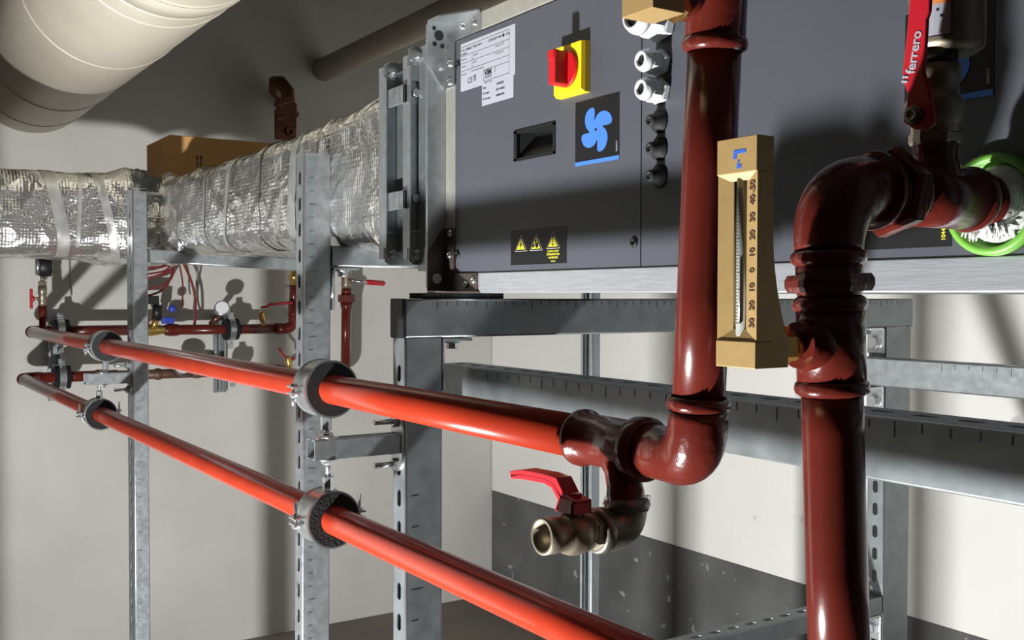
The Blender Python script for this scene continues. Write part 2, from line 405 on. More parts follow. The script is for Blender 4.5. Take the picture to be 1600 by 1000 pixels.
# fixing bolt and washer plates on posts
def side_bolt(x, y, z, label):
    t = thing('corner_bracket', label, 'bracket', (x, y, z))
    mb = MB(); mb.box(x-.02, x+.02, y, y+.055, z-.006, z-.001); mb.build('plate', M['galv'], t, bevel=.001)
    b = MB(); b.cyl((x, y+.028, z-.006), (x, y+.028, z-.009), .014); b.hexn((x, y+.028, z-.009), (x, y+.028, z-.019), .010); b.build('bolt', M['zinc'], t)
    b = MB(); b.lathe((x+.004, y-.003, z-.05), (0, 1, 0), [(0, .015), (.006, .015), (.011, .006)], 20); b.build('bolt', M['galv'], t)
    mb = MB(); mb.box(x-.02, x+.02, y-.0005, y+.003, z-.085, z-.006); mb.build('plate', M['galv'], t, bevel=.001)
side_bolt(PX+.002, .8135, -.0692, 'angle bracket with hex bolt under the capped cross beam beside near post')
side_bolt(-1.890, .8045, .0545, 'angle bracket with bolt under the grey duct cross bar')

# ---------------------------------------------------------------- air handling unit
ahu = thing('air_handling_unit', 'dark grey air handling unit with yellow isolator switch on the galvanised frame', 'ventilation unit', (-1.48, .835, .003))
XR = .35; D = .835
# front panels: the left one has the recessed grip cut out
hx0, hx1, hz0, hz1 = -1.2725, -1.172, .197, .2402
p = MB(); px0, px1, pz0, pz1 = -1.4462, -.9882, .0365, .4075
p.box(px0, hx0, D-.0005, D+.004, pz0, pz1); p.box(hx1, px1, D-.0005, D+.004, pz0, pz1)
p.box(hx0, hx1, D-.0005, D+.004, pz0, hz0); p.box(hx0, hx1, D-.0005, D+.004, hz1, pz1)
p.build('access_panel', M['panel'], ahu)
cs = MB(); cs.box(-1.4785, XR, D+.03, 1.98, .004, .4365)
cs.box(-1.4785, hx0, D+.004, D+.03, .004, .4365); cs.box(hx1, XR, D+.004, D+.03, .004, .4365); cs.box(hx0, hx1, D+.004, D+.03, .004, hz0); cs.box(hx0, hx1, D+.004, D+.03, hz1, .4365)
cs.build('casing', M['casing'], ahu)
MB().box(-.9862, XR, D-.0005, D+.004, pz0, pz1).build('access_panel', M['panel'], ahu)
gk = MB(); gk.box(px0-.0022, XR, D+.0005, D+.004, pz0-.0016, pz0); gk.box(px0-.0022, XR, D+.0005, D+.004, pz1, pz1+.0022); gk.box(px0-.0022, px0, D+.0005, D+.004, pz0, pz1); gk.box(px1, px1+.002, D+.0015, D+.004, pz0, pz1)
gk.build('panel_gasket', M['black'], ahu)
# the casing is hollowed at the grip: a tray with sloping floor
g = MB()
g.box(hx0-.002, hx1+.002, D-.002, D+.003, hz1-.0035, hz1+.001); g.box(hx0-.002, hx1+.002, D-.002, D+.003, hz0-.001, hz0+.003)
g.box(hx0-.002, hx0+.006, D-.002, D+.003, hz0, hz1); g.box(hx1-.003, hx1+.002, D-.002, D+.003, hz0, hz1)
g.add([(hx0+.004, D+.001, hz0+.002), (hx1-.002, D+.001, hz0+.002), (hx1-.002, D+.024, hz1-.010), (hx0+.018, D+.024, hz1-.010), (hx1-.002, D+.024, hz1-.002), (hx0+.018, D+.024, hz1-.002), (hx0+.004, D+.001, hz1-.002), (hx1-.002, D+.001, hz1-.002)],
      [(0, 1, 2, 3), (3, 2, 4, 5), (0, 3, 5, 6), (1, 7, 4, 2), (6, 5, 4, 7)])
g.build('recessed_grip', M['black'], ahu)
# aluminium profiles
MB().box(-1.4795, XR, D-.001, D+.03, .0032, pz0-.0018).build('bottom_rail', M['alu'], ahu, bevel=.0015)
MB().box(-1.4795, XR, D-.001, D+.03, pz1+.0024, .4378).build('top_rail', M['alud'], ahu, bevel=.0015)
MB().box(-1.4795, px0-.0024, D-.001, D+.03, pz0-.0018, pz1+.0024).build('corner_profile', M['alud'], ahu, bevel=.0015)
MB().box(-1.4855, -1.4797, .8005, 1.98, .012, .4375).build('end_flange', M['galv'], ahu)
# corner brackets: front plate plus two ears standing off the face
def ahu_bracket(name, zs, m, ear, front, top_z, zdir, bolts, holes):
    b = MB()
    b.prism(front, (0, D-.0035, 0), X, Z, (0, 1, 0), .0025)
    b.prism(ear, (-1.4797, 0, 0), Y, Z, (1, 0, 0), .0025)
    b.prism([(-1.4797, .7995), (-1.4797, D), (-1.3685, D), (-1.374, D-.004), (-1.44, .7995)], (0, 0, top_z), X, Y, (0, 0, 1), .0025*zdir)
    o = b.build('corner_bracket', m, ahu)
    for (x, z) in bolts:
        k = MB(); k.lathe((x, D-.0035, z), (0, -1, 0), [(0, .006), (.002, .006), (.0035, .0045), (.0035, .002), (.002, .0018)], 16); k.build('rivet', M['zinc'], o)
    for (y, z, r) in holes:
        k = MB(); k.lathe((-1.4771, y, z), (1, 0, 0), [(0, r), (.0006, r)], 18); k.build('hole', M['black'], o)
    return o
ahu_bracket('top', 1, M['zinc'], [(.7995, .4432), (.7995, .3733), (.8268, .3361), (D-.001, .3361), (D-.001, .4432)],
            [(-1.4797, .3361), (-1.4500, .3361), (-1.4480, .3400), (-1.4480, .4085), (-1.3680, .4085), (-1.3680, .4385), (-1.3700, .4410), (-1.4797, .4432)], .4407, 1,
            [(-1.4625, .3745), (-1.4625, .345), (-1.4230, .4262), (-1.3860, .4245)], [(.820, .4215, .0085), (.812, .407, .004), (.826, .405, .004), (.811, .432, .0035)])
ahu_bracket('bottom', 1, M['darkmetal'], [(.7995, .0060), (.7995, .0683), (.8268, .1087), (D-.001, .1087), (D-.001, .0060)],
            [(-1.4797, .0060), (-1.3790, .0060), (-1.3760, .0090), (-1.3760, .0300), (-1.3800, .0335), (-1.4480, .0345), (-1.4480, .1060), (-1.4510, .1087), (-1.4797, .1087)], .0030, 1,
            [(-1.4600, .1000), (-1.4620, .0650), (-1.4080, .0165), (-1.3860, .0230)], [])
k = MB(); k.lathe((-1.4771, .8165, .0265), (1, 0, 0), [(0, .0085), (.0006, .0085)], 20); k.build('hole_plug', M['whitep'], ahu)
# panel screws
for (x, z) in ((-.9995, .0668), (-1.4405, .3688), (-1.4405, .0655)):
    s = MB(); s.lathe((x, D-.0005, z), (0, -1, 0), [(0, .0068), (.001, .0068), (.003, .0052), (.003, .003), (.0012, .0028)], 20); s.build('panel_screw', M['black'], ahu)
# collar to the duct
MB().box(-1.5485, -1.4857, .8190, 1.96, .040, .4150).build('outlet_collar', M['galv'], ahu)
# isolator switch
sx0, sx1, sz0, sz1 = -1.1570, -1.0922, .2690, .3365; sc = (sx0+sx1)/2; szc = (sz0+sz1)/2
sw = MB(); sw.prism([(0, 0), (.0648, 0), (.0648, .0675), (0, .0675)], (sx0, D-.0005, sz0), X, Z, (0, -1, 0), .008)
sw.add([(sx0, D-.0085, sz0), (sx1, D-.0085, sz0), (sx1, D-.0085, sz1), (sx0, D-.0085, sz1), (sx0+.002, D-.0145, sz0+.004), (sx1-.001, D-.0145, sz0+.004), (sx1-.001, D-.0145, sz1-.001), (sx0+.002, D-.0145, sz1-.001)],
       [(0, 1, 5, 4), (1, 2, 6, 5), (2, 3, 7, 6), (3, 0, 4, 7), (4, 5, 6, 7)])
swo = sw.build('isolator_switch', M['yellow'], ahu)
kn = MB(); kn.lathe((sc+.001, D-.0145, szc), (0, -1, 0), [(0, .0245), (.004, .0242), (.005, .0235)], 40)
kn.box(sc-.008, sc+.008, D-.040, D-.019, szc-.022, szc+.022)
kn.prism([(-.0235, 0), (-.022, -.020), (.021, -.021), (.0235, 0)], (sc-.007, D-.019, szc), Z, Y, X, .014)
kn.box(sc-.008, sc+.006, D-.041, D-.031, szc+.010, szc+.0235)
kn.build('knob', M['redknob'], swo, bevel=.0025)
text('0  I', .005, (sc-.004, D-.0146, szc+.0255), X, Z, 'switch_lettering', M['ink'], swo)
# cable glands and plugs
def gland(x, z, r, L, hole):
    g = MB(); a = Vector((x, D-.0005, z)); ax = (0, -1, 0)
    g.hexn(a, a+Vector((0, -.010*r/.016, 0)), r*1.06, ref=(.3, 0, 1))
    g.lathe(a+Vector((0, -.010*r/.016, 0)), ax, [(0, r*.9), (.002, r*.9)], 24)
    q = a+Vector((0, -.010*r/.016-.001, 0)); h = L*.5
    g.hexn(q, q+Vector((0, -h, 0)), r, ref=(0, 0, 1))
    g.lathe(q+Vector((0, -h, 0)), ax, [(0, r*.90), (L*.18, r*.86), (L*.32, r*.74), (L*.36, r*.68), (L*.36, hole), (L*.1, hole*.92)], 32, cap0=True, cap1=False)
    o = g.build('cable_gland', M['whitep'], ahu)
    k = MB(); k.lathe(q+Vector((0, -h-L*.25, 0)), ax, [(0, hole*.98), (.0005, hole*.98)], 24); k.build('opening', M['black'], o)
gland(-.9465, .3300, .0245, .040, .0135)
gland(-.9490, .2800, .0155, .028, .0070)
gland(-.9490, .2462, .0155, .028, .0070)
for z in (.2105, .1775, .1440):
    k = MB(); k.lathe((-.9525, D-.0005, z), (0, -1, 0), [(0, .0145), (.003, .0140), (.006, .0085), (.016, .0072), (.018, .006), (.018, .0035), (.014, .0035), (.014, .0015), (.017, .0012)], 28); k.build('rubber_grommet', M['rubbers'], ahu)
# rating label
FY = D-.0005-.0004
def quad_label(name, poly, m):
    return MB().prism(poly, (0, D-.0005, 0), X, Z, (0, -1, 0), .0004).build(name, m, ahu)
lab = quad_label('rating_label', [(-1.4310, .3240), (-1.3660, .3240), (-1.3660, .2916), (-1.2790, .2916), (-1.2770, .2935), (-1.2770, .3240), (-1.2725, .3240), (-1.2725, .3985), (-1.4310, .3995)], M['white'])
ln = MB()
def hl(x0, x1, z, t=.0004): ln.box(x0, x1, FY-.0003, FY-.0001, z-t/2, z+t/2)
def vl(x, z0, z1, t=.0004): ln.box(x-t/2, x+t/2, FY-.0003, FY-.0001, z0, z1)
for z in (.3935, .3790, .3675, .3555): hl(-1.4300, -1.2885, z)
vl(-1.2885, .3280, .3935)
hl(-1.4300, -1.3605, .3555); vl(-1.3605, .3290, .3445); hl(-1.3605, -1.2885, .3460); hl(-1.3605, -1.2885, .3290); vl(-1.3605, .3290, .3460); vl(-1.3605, .3290, .3470)
ln.build('label_rules', M['ink'], lab)
def tx(s, size, x, z, m='ink', par=lab, bold=0, sx=1.0, align='LEFT', nm='label_lettering'):
    return text(s, size, (x, FY, z), X, Z, nm, M[m], par, align, bold, sx, .0003)
tx('CTA COMPACT 700 LOW E', .0052, -1.4295, .3862, bold=.01); tx('CODE 60714100', .0052, -1.3475, .3862, bold=.01); tx('\u25b2', .006, -1.3065, .3862); tx('110 kg', .0048, -1.2998, .3864, bold=.01)
ln2 = MB(); ln2.prism([(-1.3085, .3862), (-1.3025, .3862), (-1.3055, .3915)], (0, FY, 0), X, Z, (0, -1, 0), .0003); ln2.build('label_triangle', M['ink'], lab)
tx('N 10/05/05', .0040, -1.4295, .3805, bold=.01)
tx('Alimentation', .0034, -1.4290, .3725); tx('1 x 230V 50 Hz', .0034, -1.3980, .3735); tx('7,2 A', .0034, -1.3980, .3690); tx('Puissance 1,6 kW', .0034, -1.3270, .3745)
tx('Ventilateur', .0034, -1.4290, .3612); tx('2 x 0,49 kW', .0034, -1.3980, .3622); tx('3,1 A', .0034, -1.3980, .3575); tx('Protection IP 54', .0034, -1.3270, .3632)
tx('Documents', .0034, -1.4290, .3490); tx('www.vim.fr/documentation', .0034, -1.3980, .3500)
tx('CE', .0125, -1.4090, .3335); tx('UK', .0062, -1.3915, .3395, bold=.02); tx('CA', .0062, -1.3915, .3345, bold=.02)
tx('ViM', .0125, -1.3580, .3365, bold=.035); tx('\u2236', .010, -1.3290, .3375, bold=.04)
tx('www.vim.fr', .0042, -1.3575, .3328, bold=.01)
tx('Made in France', .0036, -1.3585, .3250)
for i, (a, b) in enumerate((('Date :', '15/05/2025'), ('N\u00b0 projet :', '6871410002'), ('N\u00b0 de s\u00e9rie :', 'N00001003'))):
    tx(a, .0046, -1.3630, .3170-.0086*i, bold=.015); tx(b, .0048, -1.3245, .3170-.0086*i, bold=.02)
# fan sticker
def fan_sticker(x0, x1, z0, z1, crop_right=None):
    fs = quad_label('fan_sticker', [(x0, z0), (x1, z0), (x1, z1), (x0, z1)], M['stick'])
    MB().box(x0, x1, FY-.0004, FY-.0001, z0, z0+.0052).build('blue_stripe', M['blue'], fs)
    pts = [(300,215),(315,228),(322,262),(321,300),(316,345),(318,372),(326,352),(345,312),(370,280),(400,260),(432,253),(465,260),(492,278),(512,308),(522,340),(523,372),(516,396),(490,414),(455,425),(428,428),(415,434),(416,445),(440,464),(458,492),(470,530),(474,570),(468,620),(455,665),(435,705),(408,733),(378,746),(358,738),(351,710),(352,660),(355,620),(353,596),(345,606),(330,640),(308,672),(280,692),(248,702),(215,694),(188,672),(168,636),(159,595),(163,562),(180,540),(205,531),(235,526),(258,519),(250,500),(228,474),(212,440),(203,400),(203,360),(208,320),(220,282),(240,250),(268,224)]
    out = []
    for cx, cz in pts:
        u = (cx-80)/525; t = 160-130*u; b = 930-95*u; v = (cz-t)/(b-t); out.append((x0+(x1-x0)*u, z1-(z1-z0)*v))
    MB().prism(out, (0, FY-.0001, 0), X, Z, (0, -1, 0), .0003).build('propeller_symbol', M['blue'], fs)
    u = (335-80)/525; t = 160-130*u; b = 930-95*u; v = (480-t)/(b-t); cx, cz = x0+(x1-x0)*u, z1-(z1-z0)*v
    h = MB(); h.lathe((cx, FY-.0004, cz), (0, -1, 0), [(0, .0022), (.0002, .0022)], 16); h.build('symbol_centre', M['stick'], fs)
    text('888870', .0045, (x1-.0035, FY, z0+.0105), Z, -X, 'sticker_lettering', M['white'], fs, lift=.0003)
fan_sticker(-1.1238, -1.0300, .1736, .2592)
fan_sticker(-.6095, -.5210, .1735, .2610)
# warning sticker
def warn_sticker(x0, x1, z0, z1, nm='warning_sticker'):
    ws = quad_label(nm, [(x0, z0), (x1, z0), (x1, z1), (x0, z1)], M['stick'])
    W = (x1-x0); Hh = z1-z0
    for i, uc in enumerate((.195, .475, .775)):
        c = x0+W*uc; hw = W*.115; zb = z0+Hh*(.385 if i < 2 else .41); zt = zb+Hh*.47
        def tri(k, dy, mm, n):
            pc = zb+(zt-zb)*.36
            MB().prism([(c-hw*k, pc+(zb-pc)*k), (c+hw*k, pc+(zb-pc)*k), (c, pc+(zt-pc)*k)], (0, FY-dy, 0), X, Z, (0, -1, 0), .0002).build(n, M[mm], ws)
        tri(1.0, .0000, 'wline', 'triangle_border'); tri(.93, .0002, 'stick', 'triangle_edge'); tri(.70, .0004, 'wyel', 'warning_triangle')
        s = MB(); e = FY-.0006; q = hw*.9
        if i == 0: s.prism([(.05*q, .9*q), (-.22*q, .28*q), (.02*q, .36*q), (-.10*q, -.08*q), (.24*q, .55*q), (.0*q, .48*q)], (c, e, zb+Hh*.07), X, Z, (0, -1, 0), .0002)
        elif i == 1:
            for (a, b, r) in ((-.02, .72, .16), (.18, .28, .27), (-.42, .20, .15)): s.lathe((c+a*q, e, zb+Hh*.07+b*q), (0, -1, 0), [(0, r*q), (.0002, r*q)], 16)
            s.prism([(-.5*q, .1*q), (-.38*q, .05*q), (.05*q, .65*q), (-.06*q, .7*q)], (c, e, zb+Hh*.07), X, Z, (0, -1, 0), .0002)
        else:
            s.prism([(-.10*q, 1.05*q), (.10*q, 1.05*q), (.05*q, .35*q), (-.05*q, .35*q)], (c, e, zb+Hh*.07), X, Z, (0, -1, 0), .0002); s.lathe((c, e, zb+Hh*.07+.15*q), (0, -1, 0), [(0, .11*q), (.0002, .11*q)], 14)
        s.build('warning_symbol', M['ink'], ws)
    c = x0+W*.775
    for i, (s, sz) in enumerate((('COUPER AVANT', .0038), ('INTERVENTION', .0043), ('OUVERTURE', .0040), ('100 00000', .0026))):
        text(s, sz, (c, FY, z0+Hh*(.315-.088*i)), X, Z, 'sticker_lettering', M['wyel'], ws, 'CENTER', .012, 1.0, .0003)
warn_sticker(-1.2830, -1.1430, .0440, .0952)
w3 = quad_label('black_sticker', [(-.6700, .0445), (-.5588, .0445), (-.5588, .0800), (-.6700, .0800)], M['stick'])
text('104427', .0062, (-.5650, FY, .0500), Z, -X, 'sticker_lettering', M['wyel'], w3, 'LEFT', .01, .9, .0003)
# green seal where the pipe enters
rg = MB(); rc = (-.516, D, .0785)
rg.lathe((rc[0], D-.0005, rc[2]), (0, -1, 0), [(0, .044), (.010, .044), (.012, .041), (.012, .037), (.004, .036), (.004, .030)], 48, cap1=False); rgo = rg.build('green_seal', M['green'], ahu)
q = MB(); q.lathe((rc[0]+.006, D-.001, rc[2]), (0, -1, 0), [(0, .033), (.008, .033), (.014, .030), (.020, .0255)], 40); q.build('pale_bushing', M['hemp'], rgo)

# anti vibration pad
pad = MB()
random.seed(3)
pad.box(-1.4955, -1.4515, .775, .930, -.0063, .0028)
po = pad.build('rubber_pad', M['rubber'], origin=(-1.4735, .85, -.0063), bevel=.0012)
tag(po, 'black rubber vibration pad between cross beam and unit corner', 'rubber pad')

# ---------------------------------------------------------------- duct flanges
def flange(x0, x1, yf, yb, z0, z1, wd, label, bz):
    t = thing('duct_flange', label, 'duct flange', (x0, yf, z0), 'duct flanges')
    f = MB(); f.box(x0, x1, yf, yf+wd, z0+.012, z1-.012); f.box(x0, x1, yb-wd, yb, z0+.012, z1-.012)
    f.box(x0, x1, yf+wd, yb-wd, z0, z0+wd); f.box(x0, x1, yf+wd, yb-wd, z1-wd, z1)
    f.box(x1-.001, x1+.010, yf-.0005, yf+.0025, z0+.03, z1-.03); f.box(x1-.001, x1+.004, yf+wd-.003, yf+wd, z0+.03, z1-.03)
    f.build('frame', M['galv'], t, bevel=.001)
    for z, sg in ((bz[0], -1), (bz[1], 1)):
        c = MB(); zc = z
        c.prism([(-.0135, -sg*.040), (-.0135, sg*.012), (-.006, sg*.0175), (.045, sg*.0175), (.045, -sg*.010), (.016, -sg*.012), (.014, -sg*.040)], (x1, yf+.0145, zc), Y, Z, (1, 0, 0), .004)
        c.build('corner_plate', M['zinc'], t, bevel=.001)
        b = MB(); b.cyl((x1+.004, yf+.0145, zc), (x1+.0055, yf+.0145, zc), .0125); b.hexn((x1+.0055, yf+.0145, zc), (x1+.0125, yf+.0145, zc), .0082); b.cyl((x1+.0125, yf+.0145, zc), (x1+.017, yf+.0145, zc), .0042); b.build('bolt', M['zinc'], t)
    return t
flange(-1.568, -1.550, .8005, 1.97, .0480, .4135, .030, 'galvanised duct flange next to the air handling unit', (.0680, .3990))
flange(-1.640, -1.620, .7905, 1.40, .0500, .4050, .032, 'galvanised duct flange at the end of the foil wrapped duct', (.0690, .3845))
MB_ = MB(); MB_.box(-1.6195, -1.5685, .815, 1.36, .075, .385)
tag(MB_.build('flexible_sleeve', M['galv_dark'], origin=(-1.594, 1.0, .075)), 'dull sleeve joining the two galvanised duct flanges', 'duct sleeve')
for z, lb in ((.335, 'upper galvanised clip bridging the two duct flanges'), (.158, 'lower galvanised clip bridging the two duct flanges')):
    t = thing('flange_clip', lb, 'clip', (-1.58, .80, z), 'flange clips')
    c = MB(); c.box(-1.6185, -1.549, .7945, .7995, z-.013, z+.018); c.box(-1.5555, -1.549, .7945, .822, z-.013, z+.018); c.build('clip_body', M['galv'], t, bevel=.001)
    c = MB(); c.cyl((-1.549, .813, z+.004), (-1.541, .813, z+.004), .0065); c.build('clip_screw', M['zinc'], t)
    c = MB()
    for k in range(3): c.box(-1.610+.02*k, -1.606+.02*k, .7935, .7946, z-.011, z+.016)
    c.build('clip_ribs', M['zinc'], t)
# ---------------------------------------------------------------- red pipework
R_ = .0222
def up(x): k = (x+3.9)/3; return Vector((x, .6158+.0064*k, -.1459+.0032*k))
RL = .0219
def lo(x): k = (x+3.9)/3; return Vector((x, .5867+.0460*k, -.3278-.0176*k))
def bead(mb, c, ax, r, wd=.010, base=R_):
    c = Vector(c); ax = Vector(ax).normalized()
    mb.lathe(c-ax*wd/2, ax, [(0, base), (wd*.2, r*.97), (wd*.5, r), (wd*.8, r*.97), (wd, base)], 40, False, False)
supply = thing('heating_pipe', 'upper red pipe running from the far wall to the elbow below the left riser', 'pipe', tuple(up(-2.2)))
m = MB(); m.tube([up(x) for x in (-4.32, -3.5, -2.8, -2.0, -1.4, -.82)], R_, 40); m.build('long_pipe', M['red'], supply)
m = MB(); e = up(-4.36); m.tube([up(-4.30)]+[Vector((-4.322, e.y, e.z))+Vector((-.035*math.sin(a), .035*(1-math.cos(a)), 0)) for a in [i*math.pi/16 for i in range(9)]]+[(-4.357, e.y+.07, e.z)], .0232, 28); m.build('far_elbow', M['maroond'], supply)
# tee with drain branch
a, b = up(-.828), up(-.722); ax = (b-a).normalized(); L = (b-a).length
m = MB(); m.lathe(a, ax, [(0, R_), (0, .0255), (.003, .0286), (.008, .0288), (.012, .0250), (L-.022, .0250), (L-.017, .0298), (L-.004, .0302), (L, .0262)], 44)
br = Vector((-.764, .622, -.142)); bd = Vector((.012, -.002, -.055)).normalized()
m.lathe(br, bd, [(0, .0215), (.020, .0205), (.026, .0178), (.040, .0172), (.046, .0182), (.052, .0176), (.056, .0176)], 36)
m.build('pipe_tee', M['maroon'], supply)
# elbow and riser
tilt = Vector((.0545, 0, 1)).normalized()
rb = Vector((-.6405, .606, -.085))            # lower end of the riser
def rz(z): return rb+tilt*((z-rb.z)/tilt.z)
corner = Vector((-.6435, .610, -.1425))
pts = []; p0 = up(-.722); q0 = Vector((-.686, .6205, -.1425)); q2 = rz(-.096)
pts.append(p0); pts.append(p0.lerp(q0, .5))
for i in range(13):
    t = i/12; pts.append(q0*(1-t)**2+corner*2*t*(1-t)+q2*t*t)
m = MB(); m.tube(pts, [.0246]*2+[.0248+.0012*math.sin(math.pi*i/12) for i in range(13)], 44)
bead(m, rz(-.0915), tilt, .0270, .012, .0235)
m.build('pipe_elbow', M['maroon'], supply)
m = MB(); m.tube([rz(-.092), rz(0), rz(.1), rz(.208)], R_, 44); m.build('riser', M['maroond'], supply)
m = MB(); bead(m, rz(.2065), tilt, .0272, .013, .0225)
m.lathe(rz(.209), tilt, [(0, .0240), (.002, .0250), (.074, .0250), (.077, .0270), (.083, .0270), (.086, .0222), (.55, .0222)], 44)
tb = rz(.240); m.lathe(tb, (-.30, -1, 0), [(0, .018), (.028, .0165), (.034, .0175), (.044, .0165)], 32); m.build('riser_tee', M['maroon'], supply)

ret = thing('heating_pipe', 'lower red pipe running from the far wall toward the right riser with the thermometer', 'pipe', tuple(lo(-2.2)))
VX = lambda z: Vector((-.4995-.002*(z/.1), .600-.003*(z/.1)+.0, z))
pts = [lo(x) for x in (-4.30, -3.5, -2.8, -2.0, -1.4, -.9, -.60)]
q0 = lo(-.58); q0.y = .628; q2 = VX(-.285); cn = Vector((-.495, .612, -.345))
pts += [q0*(1-t)**2+cn*2*t*(1-t)+q2*t*t for t in [i/10 for i in range(1, 11)]]
m = MB(); m.tube(pts[:7], RL, 40); m.build('long_pipe', M['red'], ret)
m = MB(); m.tube(pts[6:], .0235, 40); m.build('lower_elbow', M['maroond'], ret)
m = MB(); e = lo(-4.30); m.tube([lo(-4.28)]+[Vector((-4.30, e.y, e.z))+Vector((-.035*math.sin(a), .035*(1-math.cos(a)), 0)) for a in [i*math.pi/16 for i in range(9)]]+[(-4.335, e.y+.07, e.z)], .0232, 28); m.build('far_elbow', M['maroond'], ret)
m = MB(); m.tube([VX(z) for z in (-.295, -.2, -.1, -.066)], R_*.985, 44); m.build('riser', M['maroond'], ret)
m = MB(); zc = lambda z: VX(z)
axv = (VX(.1)-VX(0)).normalized()
bead(m, VX(-.0665), axv, .0268, .012, .0225)
m.lathe(VX(-.0625), axv, [(0, .0245), (.052, .0245)], 44); bead(m, VX(-.006), axv, .0268, .011, .0235)
th_dir = Vector((.0, -1, .0)); tz = VX(-.035)
m.lathe(tz, (-.04, -1, 0), [(0, .020), (.026, .0185), (.028, .0165), (.034, .0165)], 32)
m.build('thermometer_tee', M['maroon'], ret)
m = MB(); m.lathe(VX(-.003), axv, [(0, .0225), (.004, .0225), (.0055, .0235), (.030, .0235)], 40)
m.hexn(VX(.0030), VX(.0155), .0315, ref=(.8, .6, 0)); bead(m, VX(.0275), axv, .0272, .011, .0235); m.build('union_nut', M['maroon'], ret)
HZ = .0790; c0 = Vector((-.5005, .6, .030)); c2 = Vector((-.503, .652, HZ)); cn = Vector((-.502, .5985, HZ+.002))
pts = [VX(.029)]+[c0*(1-t)**2+cn*2*t*(1-t)+c2*t*t for t in [i/16 for i in range(17)]]
m = MB(); m.tube(pts, [.0240]+[.0242+.0022*math.sin(math.pi*i/16) for i in range(17)], 44); m.build('pipe_elbow', M['maroon'], ret)
m = MB(); hp = lambda y: Vector((-.503-.004*(y-.65)/.18, y, HZ))
hd = (hp(.8)-hp(.65)).normalized()
bead(m, hp(.651), hd, .0300, .012, .0245); m.lathe(hp(.652), hd, [(0, .026), (.03, .026)], 40); m.hexn(hp(.664), hp(.682), .0345, ref=(.2, 0, 1)); m.build('union_nut', M['maroon'], ret)
m = MB(); bead(m, hp(.6865), hd, .0278, .012, .0245); m.lathe(hp(.688), hd, [(0, .0248), (.088, .0248)], 44); bead(m, hp(.778), hd, .0272, .012, .0245)
m.lathe((-.505, .730, HZ), (0, 0, 1), [(0, .0205), (.024, .0195), (.028, .0172), (.036, .0165), (.040, .0172), (.043, .0168)], 36); m.build('valve_tee', M['maroon'], ret)
m = MB(); m.tube([hp(.78), hp(.845)], .0226, 40); m.build('stub_pipe', M['maroond'], ret)
random.seed(5); m = MB()
for i in range(46):                        # smeared jointing paste at the seal
    a = random.uniform(-2.9, -.9); y = random.uniform(.790, .826); r = .0226
    p = hp(y)+Vector((math.cos(a)*r, 0, math.sin(a)*r)); d = Vector((math.cos(a)*.004, random.uniform(-.006, .006), -.004+math.sin(a)*.003))
    m.tube([p-d, p, p+d+Vector((0, 0, -.004))], [.0010, .0018, .0006], 6)
m.lathe(hp(.800), hd, [(0, .0226), (.004, .0236), (.022, .0246), (.030, .0240)], 40, False, False); m.build('jointing_paste', M['hemp'], ret)

# ---------------------------------------------------------------- drain elbow and valve
dr = thing('drain_elbow', 'dull malleable iron elbow hanging under the red pipe tee', 'pipe elbow', (-.756, .612, -.219))
e0 = br+bd*.056; m = MB()
c0 = e0; cn = Vector((-.7505, .622, -.2245)); c2 = Vector((-.754, .588, -.2195))
m.tube([c0*(1-t)**2+cn*2*t*(1-t)+c2*t*t for t in [i/14 for i in range(15)]], [.0178]+[.0192]*13+[.0186], 36)
m.lathe(e0-bd*.004, bd, [(0, .0178), (.001, .0212), (.010, .0212), (.013, .0190)], 36)
va = Vector((.002, -.0850, .0040)).normalized(); vb = Vector((-.7550, .592, -.2192))
m.lathe(vb-va*.004, va, [(0, .019), (.002, .0215), (.010, .0215), (.012, .019)], 36); m.build('elbow_body', M['malle'], dr)
random.seed(9); m = MB()
for i in range(70):
    a = random.uniform(0, 6.28); d = Vector((math.cos(a), math.sin(a), 0)); p = e0+Vector((0, 0, random.uniform(-.006, .008)))+d*.0178
    m.tube([p, p+d*random.uniform(.002, .005), p+d*random.uniform(.002, .006)+Vector((0, 0, random.uniform(-.006, .003)))], [.0006, .0004, .0002], 5)
m.build('hemp_fibres', M['malle'], dr)
def ball_valve(name, label, o, ax, stem, L, r, mouth=True):
    """brass body along ax from o, stem direction given"""
    t = thing(name, label, 'valve', tuple(o)); o = Vector(o); ax = Vector(ax).normalized(); stem = Vector(stem).normalized()
    m = MB(); m.hexn(o, o+ax*L*.17, r*1.12, ref=stem)
    m.lathe(o+ax*L*.15, ax, [(0, r*.98), (L*.02, r*1.02), (L*.10, r*1.02), (L*.12, r*1.16), (L*.22, r*1.24), (L*.36, r*1.24), (L*.44, r*1.14), (L*.47, r*1.02), (L*.62, r*.98), (L*.66, r*1.05), (L*.85, r*1.05)] +
            ([(L*.85, r*.84), (L*.70, r*.80), (L*.69, r*.75), (L*.64, r*.79), (L*.63, r*.74), (L*.58, r*.78), (L*.57, r*.73), (L*.52, r*.76), (L*.4, r*.6)] if mouth else []), 44, True, True)
    m.lathe(o+ax*L*.44, stem, [(0, r*.62), (r*1.28, r*.60), (r*1.32, r*.5), (r*1.62, r*.46)], 24)
    m.build('valve_body', M['nickel'], t); return t, o+ax*L*.44
dv, sc_ = ball_valve('ball_valve', 'nickel ball valve with red lever under the red pipe, open threaded end', vb+va*.006, va, (0, .06, 1), .0625, .0160)
m = MB(); lv = [(-.849, -.1757), (-.8286, -.1708), (-.7898, -.1694), (-.7713, -.1703), (-.7562, -.1839), (-.7397, -.1858), (-.7397, -.1945), (-.7782, -.2001), (-.7813, -.1941), (-.7970, -.1815), (-.8077, -.1801), (-.8330, -.1802), (-.8466, -.1817)]
lv = [(a, b) for a, b in lv]
